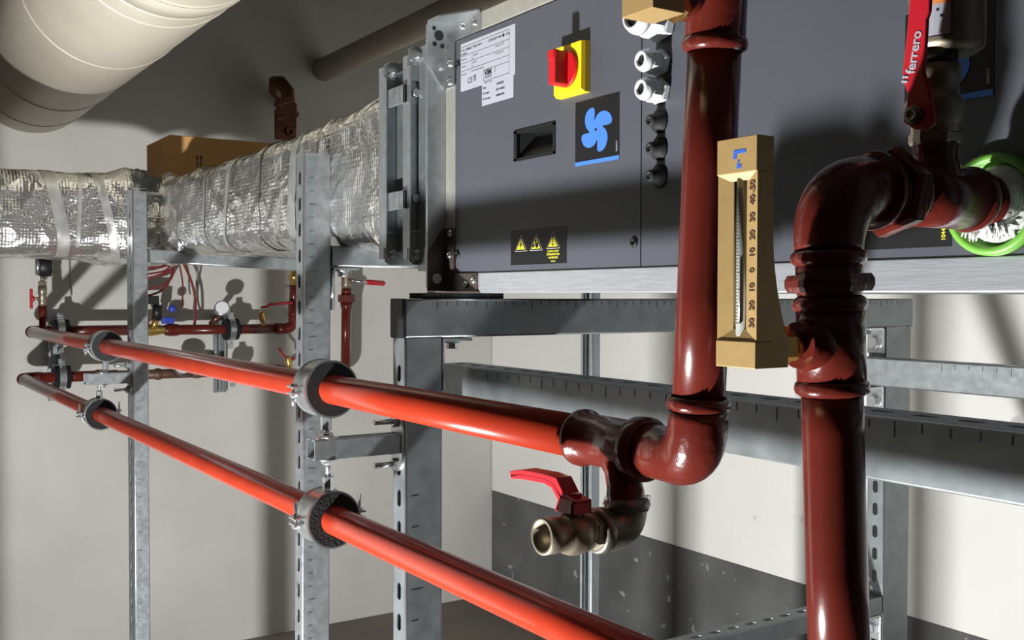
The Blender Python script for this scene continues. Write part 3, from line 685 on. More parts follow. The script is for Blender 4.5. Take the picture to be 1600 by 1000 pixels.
top = [(-.8490, -.1735), (-.8280, -.1690), (-.7900, -.1675), (-.7700, -.1685), (-.7570, -.1825), (-.7390, -.1850)]
bot = [(-.7420, -.1885), (-.7620, -.1875), (-.7760, -.1755), (-.7900, -.1735), (-.8280, -.1748), (-.8470, -.1795)]
m.prism(top+bot, (0, .551, 0), X, Z, Y, .018)
m.prism([(-.7420, -.1855), (-.7420, -.1985), (-.7450, -.1985), (-.7450, -.1890)], (0, .549, 0), X, Z, Y, .022)
m.prism([(-.7700, -.1985), (-.7640, -.1860), (-.7600, -.1840), (-.7650, -.1985)], (0, .549, 0), X, Z, Y, .022)
for y in (.549, .5685): m.prism([(-.7690, -.1985), (-.7620, -.1850), (-.7420, -.1855), (-.7420, -.1985)], (0, y, 0), X, Z, Y, .0025)
for y in (.551, .5665): m.prism([(-.7750, -.1735), (-.7900, -.1715), (-.8280, -.1728), (-.8480, -.1765), (-.8470, -.1810), (-.8280, -.1785), (-.7900, -.1768), (-.7780, -.1790), (-.7640, -.1920), (-.7580, -.1860)], (0, y, 0), X, Z, Y, .0025)
lever = m.build('lever', M['redplas'], dv, bevel=.0008)
k = MB(); k.hexn((-.752, .560, -.186), (-.752, .560, -.1805), .0060); k.build('lever_nut', M['redplas'], dv)

# ---------------------------------------------------------------- right valve with air vent above it
v0 = Vector((-.505, .730, HZ+.041))
rv, sc2 = ball_valve('ball_valve', 'nickel ball valve with upright red lever above the pipe by the green seal', v0, (0, 0, 1), (.02, -1, 0), .062, .0178, False)
m = MB(); pl = [(-.4963, .226), (-.4978, .2069), (-.4998, .1878), (-.5018, .1726), (-.5006, .1645), (-.4971, .1551), (-.4981, .1455), (-.5008, .141), (-.5001, .1331), (-.4911, .127), (-.4801, .1255), (-.4737, .1294), (-.4743, .1352), (-.4783, .1559), (-.4834, .1693), (-.4825, .1806), (-.4812, .2091), (-.4791, .2143), (-.4787, .2219), (-.4800, .262), (-.4850, .270), (-.4930, .270), (-.4970, .262)]
m.prism(pl, (-.003, .6875, 0), X, Z, Y, .0045)
rl = m.build('lever', M['redplas'], rv, bevel=.0012)
m = MB(); m.cyl((-.4935, .6875, .1380), (-.4935, .6845, .1380), .0072); m.lathe((-.4935, .6845, .138), (0, -1, 0), [(0, .0060), (.002, .0056), (.002, .003), (.0003, .0028)], 20); m.cyl((-.4935, .690, .138), (-.4995, .712, .1475), .006); m.build('lever_screw', M['nickel'], rv)
u = Vector((.0067, 0, .0363)).normalized(); vv = Vector((-u.z, 0, u.x))
text('ferrero', .0118, (-.4935, .6873, .1690), u, vv, 'lever_lettering', M['white'], rl, 'LEFT', .02, .92, .0004)
m = MB()
for k in (0, .0035): m.obox(Vector((-.4995, .6870, .1632))+u*k, u*.0016, vv*.0055, (0, -.0003, 0))
m.build('lever_logo', M['white'], rl)
av = thing('air_vent', 'silvery cylindrical air vent with small label above the red lever valve', 'air vent', (-.505, .732, .178))
m = MB(); o = Vector((-.505, .730, v0.z+.0527)); m.hexn(o, o+Z*.008, .0165, ref=(1, 0, 0)); m.build('hex_neck', M['nickel'], av)
m = MB(); m.cyl(o+Z*.007, o+Z*.020, .0165, .0165); m.build('black_collar', M['black'], av)
vz = o.z+.0195; vc = Vector((-.503, .741, vz)); m = MB(); m.lathe(vc, Z, [(0, .022), (.004, .0275), (.007, .0285), (.044, .0285), (.0455, .0295), (.049, .0295), (.0505, .0285), (.11, .0285), (.118, .02)], 48); avb = m.build('vent_body', M['nickel'], av)
def patch(c, r, a0, a1, z0, z1, n=10):
    mb = MB(); p = [(c.x+r*math.cos(a0+(a1-a0)*i/n), c.y+r*math.sin(a0+(a1-a0)*i/n)) for i in range(n+1)]
    mb.add([(a, b, z0) for a, b in p]+[(a, b, z1) for a, b in p], [(i, i+1, n+2+i, n+1+i) for i in range(n)]); return mb
a0, a1 = -2.0, -.85
patch(vc, .0287, a0, a1, vz+.009, vz+.042).build('vent_label', M['white'], avb)
patch(vc, .0288, a0+.05, a1-.05, vz+.034, vz+.0405).build('orange_stripe', M['orange'], avb)
mb = patch(vc, .0289, a0, a1, vz+.009, vz+.0098); mb2 = patch(vc, .0289, a0, a1, vz+.0415, vz+.042); mb.add(mb2.v, mb2.f)
for q in (a0, a1-.03):
    mb2 = patch(vc, .0289, q, q+.03, vz+.009, vz+.042, 1); mb.add(mb2.v, mb2.f)
for q in (.012, .0145, .017):
    mb2 = patch(vc, .0289, a0+.1, a0+.55, vz+q, vz+q+.0008, 4); mb.add(mb2.v, mb2.f)
for q, zz in ((.75, .0285), (.85, .0235), (.3, .0235)):
    mb2 = patch(vc, .0289, a0+q, a0+q+.07, vz+zz, vz+zz+.002, 2); mb.add(mb2.v, mb2.f)
mb.build('label_print', M['ink'], avb)

# ---------------------------------------------------------------- brass thermometers
def thermometer(label, c, zb, pipe_c, rz_=0):
    """c: centre x and front face y; zb: height of the lower end"""
    x0, x1 = c[0]-.0185, c[0]+.0185; yf = c[1]; yb = yf+.0165; z0, z1 = zb, zb+.156
    t = thing('pipe_thermometer', label, 'thermometer', (c[0], yf, z0))
    m = MB(); cx = c[0]; gz0, gz1 = z0+.020, z1-.026
    m.box(x0, x1, yf, yb, z1-.024, z1); m.box(x0, x1, yf, yb, z0, z0+.018)
    # V groove sides between the end blocks
    for s in (-1, 1):
        xo = cx+s*.0185; xi = cx+s*.0058
        m.prism([(0, 0)]+[], (0, 0, 0), X, Y, Z, 0) if False else None
        poly = [(xo, yf+.001), (xo, yb), (xi, yb), (xi, yf+.0040)] if s < 0 else [(xo, yb), (xo, yf+.001), (xi, yf+.0040), (xi, yb)]
        m.prism(poly, (0, 0, z0+.018), X, Y, Z, z1-.024-(z0+.018))
    m.box(cx-.0058, cx+.0058, yf+.0135, yb, z0+.018, z1-.024)
    # slanted feet of the groove
    m.add([(x0, yf+.001, z0+.018), (x1, yf+.001, z0+.018), (cx+.0058, yf+.0040, z0+.026), (cx-.0058, yf+.0040, z0+.026)], [(0, 1, 2, 3)])
    m.add([(x0, yf, z1-.024), (x1, yf, z1-.024), (cx+.0085, yf+.0035, z1-.029), (cx-.0085, yf+.0035, z1-.029)], [(3, 2, 1, 0)])
    # curved heel at the back
    n = 10; hp_ = [(0, .000)]+[(.0165*math.sin(math.pi/2*i/n)*0+.018*(1-math.sin(math.pi/2*i/n)), .064*(1-math.cos(math.pi/2*i/n))) for i in range(n+1)]
    prof = [(yb-.001, z0), (yb+.0155, z0), (yb+.0155, z0+.018)]+[(yb+.0155*(1-k/8)**2, z0+.018+.075*k/8) for k in range(1, 9)]+[(yb-.001, z0+.093)]
    m.prism(prof, (x0, 0, 0), Y, Z, X, x1-x0)
    m.build('housing', M['goldan'], t, bevel=.0008)
    g = MB(); g.cyl((cx, yf+.0065, z0+.019), (cx, yf+.0065, z1-.025), .0044, seg=20); go = g.build('glass_tube', M['glass'], t)
    g = MB(); g.box(cx+.0018, cx+.0026, yf+.0020, yf+.0026, z0+.03, z0+.075); 
    for k in range(46):
        zz = z0+.030+.0023*k
        if zz < z1-.032: g.box(cx-.0024, cx+(.0012 if k % 5 == 0 else -.0004), yf+.0020, yf+.0024, zz, zz+.0003)
    g.build('scale', M['ink'], go)
    st = MB(); p0 = Vector((cx, yb+.011, z0+.0135)); p1 = Vector(pipe_c); d = (p1-p0).normalized()
    st.lathe(p0, d, [(0, .0115), (.006, .0115)], 24); st.hexn(p0+d*.006, p0+d*.021, .0140, ref=(0, 0, 1)); st.lathe(p0+d*.020, d, [(0, .0105), ((p1-p0).length-.022, .0105)], 24)
    st.build('stem_nut', M['brass'], t)
    sl = Vector((.0127, -.0030, 0)).normalized()    # lettering on the right hand slope
    for k, s in enumerate(('30', '20', '10', '0', '10', '20', '30', '40', '\u00b0C', '50')):
        zz = z0+.0305+(.0118*k if k < 8 else (.0118*7.44 if k == 8 else .0118*7.84))
        pz = Vector((cx+.0108, yf+.0027, zz)); 
        u_ = Z; v_ = -sl
        text(s, .0084 if k != 8 else .0036, pz+sl*.0050, u_, v_, 'scale_number', M['brownink'], t, 'CENTER', .03, .8, .0003)
    l = MB(); l.prism([(-.0035, .0155), (.0075, .0155), (.0075, .0130), (-.0005, .0130), (-.0010, .0095), (-.0040, .0095)], (cx+.001, yf, z1-.024), X, Z, (0, -1, 0), .0003)
    l.prism([(-.001, .003), (.003, .003), (.0042, .0055), (.001, .0055), (.0022, .0085), (.0005, .0085)], (cx+.001, yf, z1-.024), X, Z, (0, -1, 0), .0003)
    l.build('blue_mark', M['bluei'], t)
    return t
thermometer('gold angled thermometer mounted on the right red riser', (-.5040, .510), -.0490, (-.500, .566, -.0355))
ba = thermometer('gold thermometer at the upper edge of the picture, on left riser', (-.6150, .515), .2168, (-.6265, .571, .2310))

# ---------------------------------------------------------------- pipe clamps and cantilever arms
def ring(mb, c, x0, x1, r0, r1, seg=56, a0=0, a1=2*math.pi):
    n = seg; vs_ = []; full = abs(a1-a0-2*math.pi) < 1e-6
    for i in range(n if full else n+1):
        a = a0+(a1-a0)*i/n; cy, cz = math.cos(a), math.sin(a)
        for (x, r) in ((x0, r0), (x1, r0), (x1, r1), (x0, r1)): vs_.append((x, c.y+cy*r, c.z+cz*r))
    fs = []
    for i in range(n):
        j = (i+1) % n if full else i+1
        for k in range(4): fs.append((4*i+k, 4*i+(k+1) % 4, 4*j+(k+1) % 4, 4*j+k))
    if not full: fs += [(0, 1, 2, 3), (4*n+3, 4*n+2, 4*n+1, 4*n)]
    mb.add(vs_, fs, False)
def pipe_clamp(c, rod_end, label, up_rod, scale=1.0, mats=('rubber', 'zinc'), ears=True, ax='X', group='pipe clamps with thick rubber insulation'):
    """clamp round a pipe along X at c, threaded rod to rod_end (height)"""
    t = thing('pipe_clamp', label, 'pipe clamp', tuple(c), group); s = scale
    m = MB(); ring(m, c, c.x-.030*s, c.x+.025*s, R_*1.0, .0405*s); m.build('rubber_insert', M[mats[0]], t)
    m = MB(); ring(m, c, c.x-.0265*s, c.x+.0225*s, .0403*s, .0425*s, 64)
    for q in (-.0265, .0195): ring(m, c, c.x+q*s, c.x+(q+.002)*s, .042*s, .0440*s, 64)
    for sg in (-1, 1):
        for zz in (.0035, -.0060):
            m.box(c.x-.0125*s, c.x+.0105*s, c.y+sg*.0405*s, c.y+sg*.0585*s, c.z+zz*s, c.z+(zz+.0025)*s)
    m.build('clamp_band', M[mats[1]], t)
    for sg in (-1, 1):
        b = MB(); y = c.y+sg*.0525*s; q = 1 if not up_rod else 1
        dn = -1 if up_rod is False else 1
        b.cyl((c.x, y, c.z-.011*s), (c.x, y, c.z+(.030 if up_rod else .009)*s) if up_rod else (c.x, y, c.z+.009*s), .0028*s, seg=12)
        if not up_rod: b.cyl((c.x, y, c.z-.008*s), (c.x, y, c.z-.024*s), .0028*s, seg=12)
        b.hexn((c.x, y, c.z-.0105*s), (c.x, y, c.z-.006*s), .0058*s); b.cyl((c.x, y, c.z+.006*s), (c.x, y, c.z+.0095*s), .0056*s)
        b.build('clamp_bolt', M['zinc'], t)
    sg = 1 if up_rod else -1; z0 = c.z+sg*.0415*s
    b = MB(); b.hexn((c.x, c.y, z0), (c.x, c.y, z0+sg*.022), .0088); b.build('rod_coupling', M['zinc'], t)
    b = MB(); b.cyl((c.x, c.y, z0+sg*.021), (c.x, c.y, rod_end), .0042, seg=14); b.build('threaded_rod', M['zinc'], t)
    return t
def arm(x, yb, ye, z, label, yr):
    t = thing('cantilever_arm', label, 'cantilever arm', (x, yb, z), 'cantilever arms carrying the red pipes'); hh = .0145
    m = MB()
    for q in (-1, 1): m.box(x+q*.0150-.001, x+q*.0150+.001, ye, yb-.003, z-hh, z+hh)
    for q in (-1, 1):
        for e in (-1, 1): m.box(min(x+q*.0150, x+q*.006), max(x+q*.0150, x+q*.006), ye, yb-.003, z+e*hh-.001, z+e*hh+.001)
    m.box(x-.014, x+.014, ye+.012, yb-.003, z-hh*.2, z-hh*.2+.002)
    m.build('channel', M['galv'], t)
    m = MB(); pr = [(.0195*math.cos(a), .046*math.copysign(1, math.sin(a))*abs(math.sin(a))**.55 if abs(math.sin(a)) > 1e-6 else 0) for a in [2*math.pi*i/36 for i in range(36)]]
    m.prism(pr, (x, yb-.0005, z), X, Z, (0, -1, 0), .004); m.build('base_plate', M['zinc'], t)
    for e in (-1, 1):
        b = MB(); b.hexn((x, yb-.0045, z+e*.034), (x, yb-.0125, z+e*.034), .0095); b.cyl((x, yb-.012, z+e*.034), (x, yb-.044, z+e*.034), .0043, seg=14); b.build('fixing_bolt', M['zinc'], t)
    for e in (-1, 1):
        b = MB(); b.lathe((x, yr, z+e*(hh+.001)), (0, 0, e), [(0, .0175), (.002, .0165), (.003, .009)], 24); b.hexn((x, yr, z+e*(hh+.0035)), (x, yr, z+e*(hh+.0095)), .0092); b.build('rod_nut', M['zinc'], t)
    return t
for (x, yb, ye, nm, fl) in ((PX, .745, .596, 'near', 0), (-3.02, .684, .562, 'far', 1)):
    cu, cl = up(x), lo(x); yr = (cu.y+cl.y)/2; zc_ = -.2355 if not fl else -.2350
    tg = ('near tall post' if not fl else 'far left post')
    arm(x, yb, ye, zc_, 'short cantilever arm bolted to the '+tg+', holding two pipe clamps', yr)
    pipe_clamp(cu, zc_+.012, 'rubber lined clamp round the upper red pipe by the '+tg, False, mats=('rubbers', 'zinc'))
    pipe_clamp(cl, zc_-.012, 'rubber lined clamp round the lower red pipe by the '+tg, True)
# ---------------------------------------------------------------- foil wrapped duct
def lerp_tab(tab, x):
    for (a, va_), (b, vb_) in zip(tab, tab[1:]):
        if (a >= x >= b) or (a <= x <= b): return va_+(vb_-va_)*(x-a)/(b-a)
    return tab[-1][1] if abs(x-tab[-1][0]) < abs(x-tab[0][0]) else tab[0][1]
def rrect(y0, y1, z0, z1, r, n):
    """points around a rounded rectangle (closed), about n of them, evenly spaced"""
    w_, h_ = y1-y0-2*r, z1-z0-2*r; per = 2*w_+2*h_+2*math.pi*r; out = []
    for i in range(n):
        s = per*i/n
        for k, (l, kind) in enumerate(((w_, 0), (math.pi*r/2, 1), (h_, 2), (math.pi*r/2, 3), (w_, 4), (math.pi*r/2, 5), (h_, 6), (math.pi*r/2, 7))):
            if s <= l: break
            s -= l
        a = s/r if r else 0
        if kind == 0: p = (y0+r+s, z0, 0, -1)
        elif kind == 1: p = (y1-r+r*math.sin(a), z0+r-r*math.cos(a), math.sin(a), -math.cos(a))
        elif kind == 2: p = (y1, z0+r+s, 1, 0)
        elif kind == 3: p = (y1-r+r*math.cos(a), z1-r+r*math.sin(a), math.cos(a), math.sin(a))
        elif kind == 4: p = (y1-r-s, z1, 0, 1)
        elif kind == 5: p = (y0+r-r*math.sin(a), z1-r+r*math.cos(a), -math.sin(a), math.cos(a))
        elif kind == 6: p = (y0, z1-r-s, -1, 0)
        else: p = (y0+r-r*math.cos(a), z0+r-r*math.sin(a), -math.cos(a), -math.sin(a))
        out.append(p)
    return out
def crumple(p, amt):
    q = Vector(p)
    a = noise.noise(q*7.0); b = 1-abs(noise.noise(q*15.0+Vector((3, 1, 7))))*2; c = noise.noise(q*38.0)
    d = 1-abs(noise.noise(Vector((q.x*26, q.y*26, q.z*9))))*2
    return amt*(a*.9+b*.5+c*.12+d*.45)
dz1 = [(-1.62, .398), (-1.66, .3640), (-1.80, .3560), (-2.2, .3400), (-2.28, .3480), (-2.34, .3400), (-2.8, .3400), (-3.6, .348)]
dz0 = [(-1.62, .066), (-1.70, .075), (-1.90, .094), (-2.2, .100), (-2.8, .118), (-3.6, .118)]
fd = thing('foil_duct', 'crinkled aluminium foil wrapped duct leading left from the unit', 'foil duct', (-2.4, 1.0, .1))
fm = MB(); n = 150
def sweep(stations, frame, amtf):
    vs_ = []; fs = []
    for k, s in enumerate(stations):
        for (a, b, na, nb) in frame(s)[0]:
            p, nn = frame(s)[1](a, b, na, nb)
            vs_.append(p+nn*crumple(p, amtf(s)))
    m_ = len(frame(stations[0])[0])
    for k in range(len(stations)-1):
        for i in range(m_):
            j = (i+1) % m_; fs.append((k*m_+i, k*m_+j, (k+1)*m_+j, (k+1)*m_+i))
    fs.append(tuple(range(m_))); fs.append(tuple(range((len(stations)-1)*m_, len(stations)*m_)))
    fm.add(vs_, fs, True)
_c = {}
def frA(s):
    if s not in _c:
        _c[s] = (rrect(.803, 1.36, lerp_tab(dz0, s), lerp_tab(dz1, s), .05, n), lambda a, b, na, nb, s=s: (Vector((s, a, b)), Vector((0, na, nb))))
    return _c[s]
def frB(s):
    k = ('b', s)
    if k not in _c:
        # bend swells and is gathered into folds
        g = .010*math.exp(-((s-.72)/.05)**2)+.012*math.exp(-((s-.86)/.03)**2)
        _c[k] = (rrect(-3.640-g, -3.170+g, .112-g, .353+g, .07, n), lambda a, b, na, nb, s=s: (Vector((a, s, b)), Vector((na, 0, nb))))
    return _c[k]
sweep([-1.6385-.0115*i for i in range(150)], frA, lambda s: .0045+.008*math.exp(-((s+2.95)/.16)**2))
sweep([1.36-.0115*i for i in range(170)], frB, lambda s: .0040+.012*math.exp(-((s-.78)/.10)**2))
fm.build('foil_wrap', M['foil'], fd)
def tape_loop(frame, amtf, sfun, half, i0, i1, name='tape_strip', rows=5, m='tape'):
    """tape stuck on the wrap: follows loop points i0..i1, centred on station sfun(k), half wide"""
    vs_ = []; fs = []; idx = list(range(i0, i1+1)) if i0 <= i1 else list(range(i0, n))+list(range(0, i1+1))
    for c, i in enumerate(idx):
        for r in range(rows):
            s_ = sfun(c/(len(idx)-1))+half*(2*r/(rows-1)-1)
            (pp, fn) = frame(s_); p, nn = fn(*pp[i % n]); vs_.append(p+nn*(crumple(p, amtf(s_))*.97+.0016))
    for c in range(len(idx)-1):
        for r in range(rows-1): fs.append((c*rows+r, c*rows+r+1, (c+1)*rows+r+1, (c+1)*rows+r))
    mb = MB(); mb.add(vs_, fs, True); return mb.build(name, M[m], fd)
aA = lambda s: .0045+.008*math.exp(-((s+2.95)/.16)**2)
aB = lambda s: .0040+.012*math.exp(-((s-.78)/.10)**2)
pA, pB = frA(-2.0)[0], frB(.4)[0]
fA = [i for i in range(n) if pA[i][2] < -.5]            # loop points on the front of the straight run
fB = [i for i in range(n) if pB[i][2] > .5]             # and on the front of the run along the wall
a0_, a1_ = min(fA)-6, max(fA)+6; b0_, b1_ = min(fB)-10, max(fB)+8
tape_loop(frB, aB, lambda t: .535-.030*t+.012*math.sin(5*t), .017, b0_, b1_)
tape_loop(frB, aB, lambda t: .690-.075*t, .012, b0_+6, b1_)
tape_loop(frB, aB, lambda t: .575+.012*t, .005, b0_+12, b1_-4)
tape_loop(frA, aA, lambda t: -2.72+.03*t, .009, a0_, a1_)
tape_loop(frA, aA, lambda t: -2.50-.05*t+.012*math.sin(4*t), .012, a0_, a1_)
tape_loop(frA, aA, lambda t: -2.31, .035, a0_, a1_, m='foil')
tape_loop(frA, aA, lambda t: -2.06-.03*t, .022, a0_, a1_)
tape_loop(frA, aA, lambda t: -1.665, .022, a0_, a1_, m='foil')
# ---------------------------------------------------------------- spiral duct
sy, sz, sr = .6459, .8762, .235
sd = thing('spiral_duct', 'large cream round ventilation duct under the ceiling at upper left', 'round duct', (-2.5, sy, sz-sr))
m = MB(); prof = [(0, sr)]
m.lathe((-4.5, sy, sz), (1, 0, 0), [(0, sr), (.95, sr-.001), (.952, sr+.0005), (1.60, sr), (2.5, sr), (3.6, sr)], 96, True, True); m.build('duct_tube', M['duct'], sd)
def seam(x, r=.0022, w_=.003):
    mb = MB(); mb.lathe((x-w_, sy, sz), (1, 0, 0), [(0, sr-.002), (w_*.5, sr+r*.8), (w_, sr+r), (w_*1.5, sr+r*.8), (w_*2, sr-.002)], 96, False, False); return mb.build('ring_seam', M['duct'], sd)
for x in (-3.09, -2.545, -2.455, -2.33, -3.90, -4.30): seam(x)
m = MB(); m.lathe((-2.44, sy, sz), (1, 0, 0), [(0, sr-.001), (.002, sr+.003), (.10, sr+.003), (.102, sr-.001)], 96, False, False); m.build('coupling_sleeve', M['duct'], sd)
m = MB(); m.lathe((-2.336, sy, sz), (1, 0, 0), [(0, sr+.0034), (.003, sr+.0034)], 96, False, False); m.build('rubber_seal', M['black'], sd)

# ---------------------------------------------------------------- cardboard box on the duct
bx = thing('cardboard_box', 'brown cardboard box lying on top of the foil duct bend', 'box', (-3.40, .99, .358))
m = MB(); m.box(-3.52, -3.24, .853, 1.20, .358, .4910); m.build('carton', M['cardb'], bx, bevel=.003)
m = MB()
for y in (.938, .950): m.prism([(y-.0015, .396), (y+.0015, .396), (y+.0015, .428), (y-.0015, .428)], (-3.2399, 0, 0), Y, Z, X, .0005); m.prism([(y-.004, .425), (y+.004, .425), (y, .436)], (-3.2399, 0, 0), Y, Z, X, .0005)
m.prism([(.982, .402), (.998, .407), (.998, .399)], (-3.2399, 0, 0), Y, Z, X, .0005); m.build('printed_arrows', M['ink'], bx)
# ---------------------------------------------------------------- ceiling pipe and copper bracket
m = MB(); m.tube([(-4.5, 1.885, 1.04), (-3.0, 1.885, 1.04), (.6, 1.885, 1.04)], .052, 32)
tag(m.build('ceiling_pipe', M['pipegrey'], origin=(-2, 1.885, 1.04)), 'grey round pipe running under the ceiling above the foil duct', 'pipe')
cb = thing('wall_bracket', 'copper coloured bent bracket on the far wall above the foil duct', 'bracket', (-4.3, 1.6, .68))
KB = 1.107
class KMB(MB):
    def build(s, *a, **k):
        s.v = [(x*KB, y*KB, z*KB) for x, y, z in s.v]; return MB.build(s, *a, **k)
m = KMB(); m.tube([(-3.90, 1.49, .60), (-3.90, 1.49, .74), (-3.90, 1.485, .80), (-3.91, 1.46, .835), (-3.94, 1.45, .84), (-3.98, 1.46, .82), (-4.03, 1.52, .78), (-4.075, 1.58, .74)], [.026]*5+[.024, .022, .022], 16); m.build('bent_tube', M['copper'], cb)
m = KMB(); m.prism([(1.415, .60), (1.500, .60), (1.505, .745), (1.495, .752), (1.43, .735), (1.415, .71)], (-3.86, 0, 0), Y, Z, X, .012)
m.prism([(1.415, .725), (1.495, .752), (1.47, .775), (1.425, .758)], (-3.872, 0, 0), Y, Z, X, .03)
m.prism([(1.418, .672), (1.46, .684), (1.46, .70), (1.418, .69)], (-3.848, 0, 0), Y, Z, X, .006); m.build('folded_plate', M['copper'], cb, bevel=.004)
m = KMB(); m.lathe((-3.848, 1.472, .635), (1, 0, 0), [(0, .018), (.008, .017), (.008, .010), (.001, .009)], 24); m.build('eyelet', M['copper'], cb)
# ---------------------------------------------------------------- far wall: pipes, valves, gauges
WX = -4.357; wu = up(-4.36); wl = lo(-4.30)
wt = thing('wall_pipe', 'upper dark red pipe along the far wall ending in a rising elbow', 'pipe', (WX, 1.2, wu.z))
m = MB(); m.tube([(WX, wu.y+.065, wu.z), (WX, 1.015, wu.z)], .0212, 24); bead(m, (WX, 1.0, wu.z), Y, .0265, .03, .0212); m.build('pipe', M['maroond'], wt)
m = MB(); m.tube([(WX, 1.135, wu.z-.002), (WX, 1.66, wu.z-.004)], .0212, 24); bead(m, (WX, 1.155, wu.z-.002), Y, .0262, .06, .0212); m.build('pipe', M['maroond'], wt)
m = MB(); m.tube([(WX, 1.60, wu.z-.004)]+arc((WX, 1.645, wu.z+.036), (0, 1, 0), (0, 0, 1), .04, 8, -math.pi/2, 0)+[(WX, 1.685, wu.z+.11)], .0238, 24)
bead(m, (WX, 1.61, wu.z-.004), Y, .0270, .014, .0212); bead(m, (WX, 1.685, wu.z+.06), Z, .0270, .014, .0212); m.build('elbow', M['maroond'], wt)
m = MB(); m.tube([(WX, 1.685, wu.z+.10), (WX, 1.688, .04)], .0205, 20); m.build('riser', M['maroond'], wt)
m = MB(); m.lathe((WX, 1.688, .035), (0, 0, 1), [(0, .020), (.03, .020), (.034, .026), (.05, .026), (.055, .018), (.10, .018), (.105, .024), (.13, .024), (.14, .016), (.5, .014)], 20); m.build('brass_fitting', M['brass'], wt)
wl_ = thing('wall_pipe', 'lower dark red pipe along the far wall with brown end section', 'pipe', (-4.335, 1.0, wl.z))
m = MB(); m.tube([(-4.335, wl.y+.065, wl.z), (-4.335, .93, wl.z)], .0212, 24); bead(m, (-4.335, .87, wl.z), Y, .0255, .05, .0212); m.build('pipe', M['maroond'], wl_)
m = MB(); m.tube([(-4.335, .93, wl.z-.002), (-4.335, 1.32, wl.z-.004)], .0200, 24); bead(m, (-4.335, 1.09, wl.z-.003), Y, .0245, .03, .02); bead(m, (-4.335, 1.25, wl.z-.003), Y, .0245, .04, .02); m.build('end_section', M['brown'], wl_)
# brass balancing valve on the upper wall pipe
bvw = thing('balancing_valve', 'brass balancing valve with blue and red caps on upper wall pipe', 'valve', (WX, 1.07, wu.z))
m = MB(); m.lathe((WX, 1.014, wu.z-.001), Y, [(0, .019), (.02, .023), (.05, .026), (.08, .022), (.10, .018), (.122, .018)], 24); m.cyl((WX+.01, 1.075, wu.z), (WX+.02, 1.085, wu.z+.05), .013); m.build('body', M['brass'], bvw)
m = MB(); m.cyl((WX+.018, 1.086, wu.z+.045), (WX+.03, 1.088, wu.z+.10), .020, .018); m.build('black_head', M['black'], bvw)
m = MB(); m.box(WX-.015, WX+.03, .985, 1.095, wu.z+.105, wu.z+.140); hd_ = m.build('black_actuator', M['black'], bvw, bevel=.003)
m = MB(); m.box(WX-.010, WX+.0315, .985, 1.018, wu.z+.108, wu.z+.137); m.build('red_end_cap', M['redplas'], bvw)
m = MB(); m.lathe((WX+.012, 1.045, wu.z+.022), (.4, -.1, 1), [(0, .012), (.012, .016), (.026, .013)], 18); m.build('red_cap', M['redplas'], bvw)
m = MB(); m.box(WX-.01, WX+.025, 1.112, 1.158, wu.z+.024, wu.z+.052); m.build('blue_cap', M['bluep'], bvw, bevel=.004)
m = MB(); m.lathe((WX+.02, 1.150, wu.z+.072), Z, [(0, .010), (.006, .016), (.024, .016), (.030, .010)], 18); m.build('blue_knob', M['bluep'], bvw)
# small dial gauge near the right wall clamp
dg = thing('dial_gauge', 'small silver dial thermometer leaning beside the right wall clamp', 'gauge', (-4.32, 1.33, wu.z+.03))
m = MB(); m.cyl((-4.335, 1.31, wu.z+.02), (-4.30, 1.335, wu.z+.06), .013); m.build('stem', M['copper'], dg)
m = MB(); m.lathe((-4.305, 1.348, wu.z+.082), (.85, -.25, .30), [(0, .022), (.004, .033), (.022, .033), (.026, .030)], 28); m.build('case', M['zinc'], dg)
m = MB(); m.lathe(Vector((-4.305, 1.348, wu.z+.082))+Vector((.85, -.25, .30)).normalized()*.0262, (.85, -.25, .30), [(0, .027), (.0006, .027)], 24); m.build('dial', M['dial'], dg)
# lever valves
def wall_lever(label, o, a, b, rod, name='ball_valve'):
    t = thing(name, label, 'valve', tuple(o)); o = Vector(o)
    m = MB(); m.lathe(o, a, [(0, .010), (.02, .012), (.03, .015), (.05, .012), (.06, .010)], 18); m.cyl(o+Vector(a)*.045, o+Vector(a)*.045+Vector(b)*.01, .007); m.build('valve_body', M['brass'], t)
    if o.z < -.3:
        k_ = MB(); k_.cyl(o, (-4.5, o.y, o.z), .012); k_.build('wall_stub', M['brown'], t)
    m = MB(); p = [o+Vector(q) for q in rod]; m.tube(p, [.0055]*(len(p)-1)+[.0075], 10); m.build('lever', M['redplas'], t); return t
wall_lever('small brass valve with long red lever above the upper wall pipe', (-4.325, 1.535, wu.z+.015), Vector((.15, -.22, .96)), (0, 0, 1), [(0, -.01, .075), (0, .015, .078), (0, .03, .088), (0, .13, .096)])
wall_lever('small red lever valve on the lower wall pipe behind slotted post', (-4.34, 1.66, wl.z-.005), Vector((0, -.2, 1)), (0, 0, 1), [(0, -.05, .095), (0, -.035, .07), (0, -.015, .05), (0, .02, .045)])
# pressure gauge stack
pg = thing('pressure_gauge', 'black pressure gauge on small brass valve above pipe bend at far left', 'gauge', (-4.25, .632, wu.z+.02))
g0 = Vector((-4.25, up(-4.25).y+.016, wu.z)); gx, gy = g0.x, g0.y
gy = .655
m = MB(); m.lathe((gx, gy-.012, wu.z+.015), Z, [(0, .013), (.035, .013), (.04, .017), (.085, .017)], 20); m.build('red_socket', M['maroond'], pg)
m = MB(); m.lathe((gx, gy-.012, wu.z+.098), Z, [(0, .015), (.02, .016), (.045, .013), (.047, .016), (.078, .016), (.080, .010)], 20); m.hexn((gx, gy-.012, wu.z+.178), (gx, gy-.012, wu.z+.195), .016); m.cyl((gx, gy-.012, wu.z+.19), (gx, gy-.012, wu.z+.215), .007); m.cyl((gx, gy-.02, wu.z+.128), (gx, gy-.045, wu.z+.128), .006); m.build('brass_valve', M['nickel'], pg)
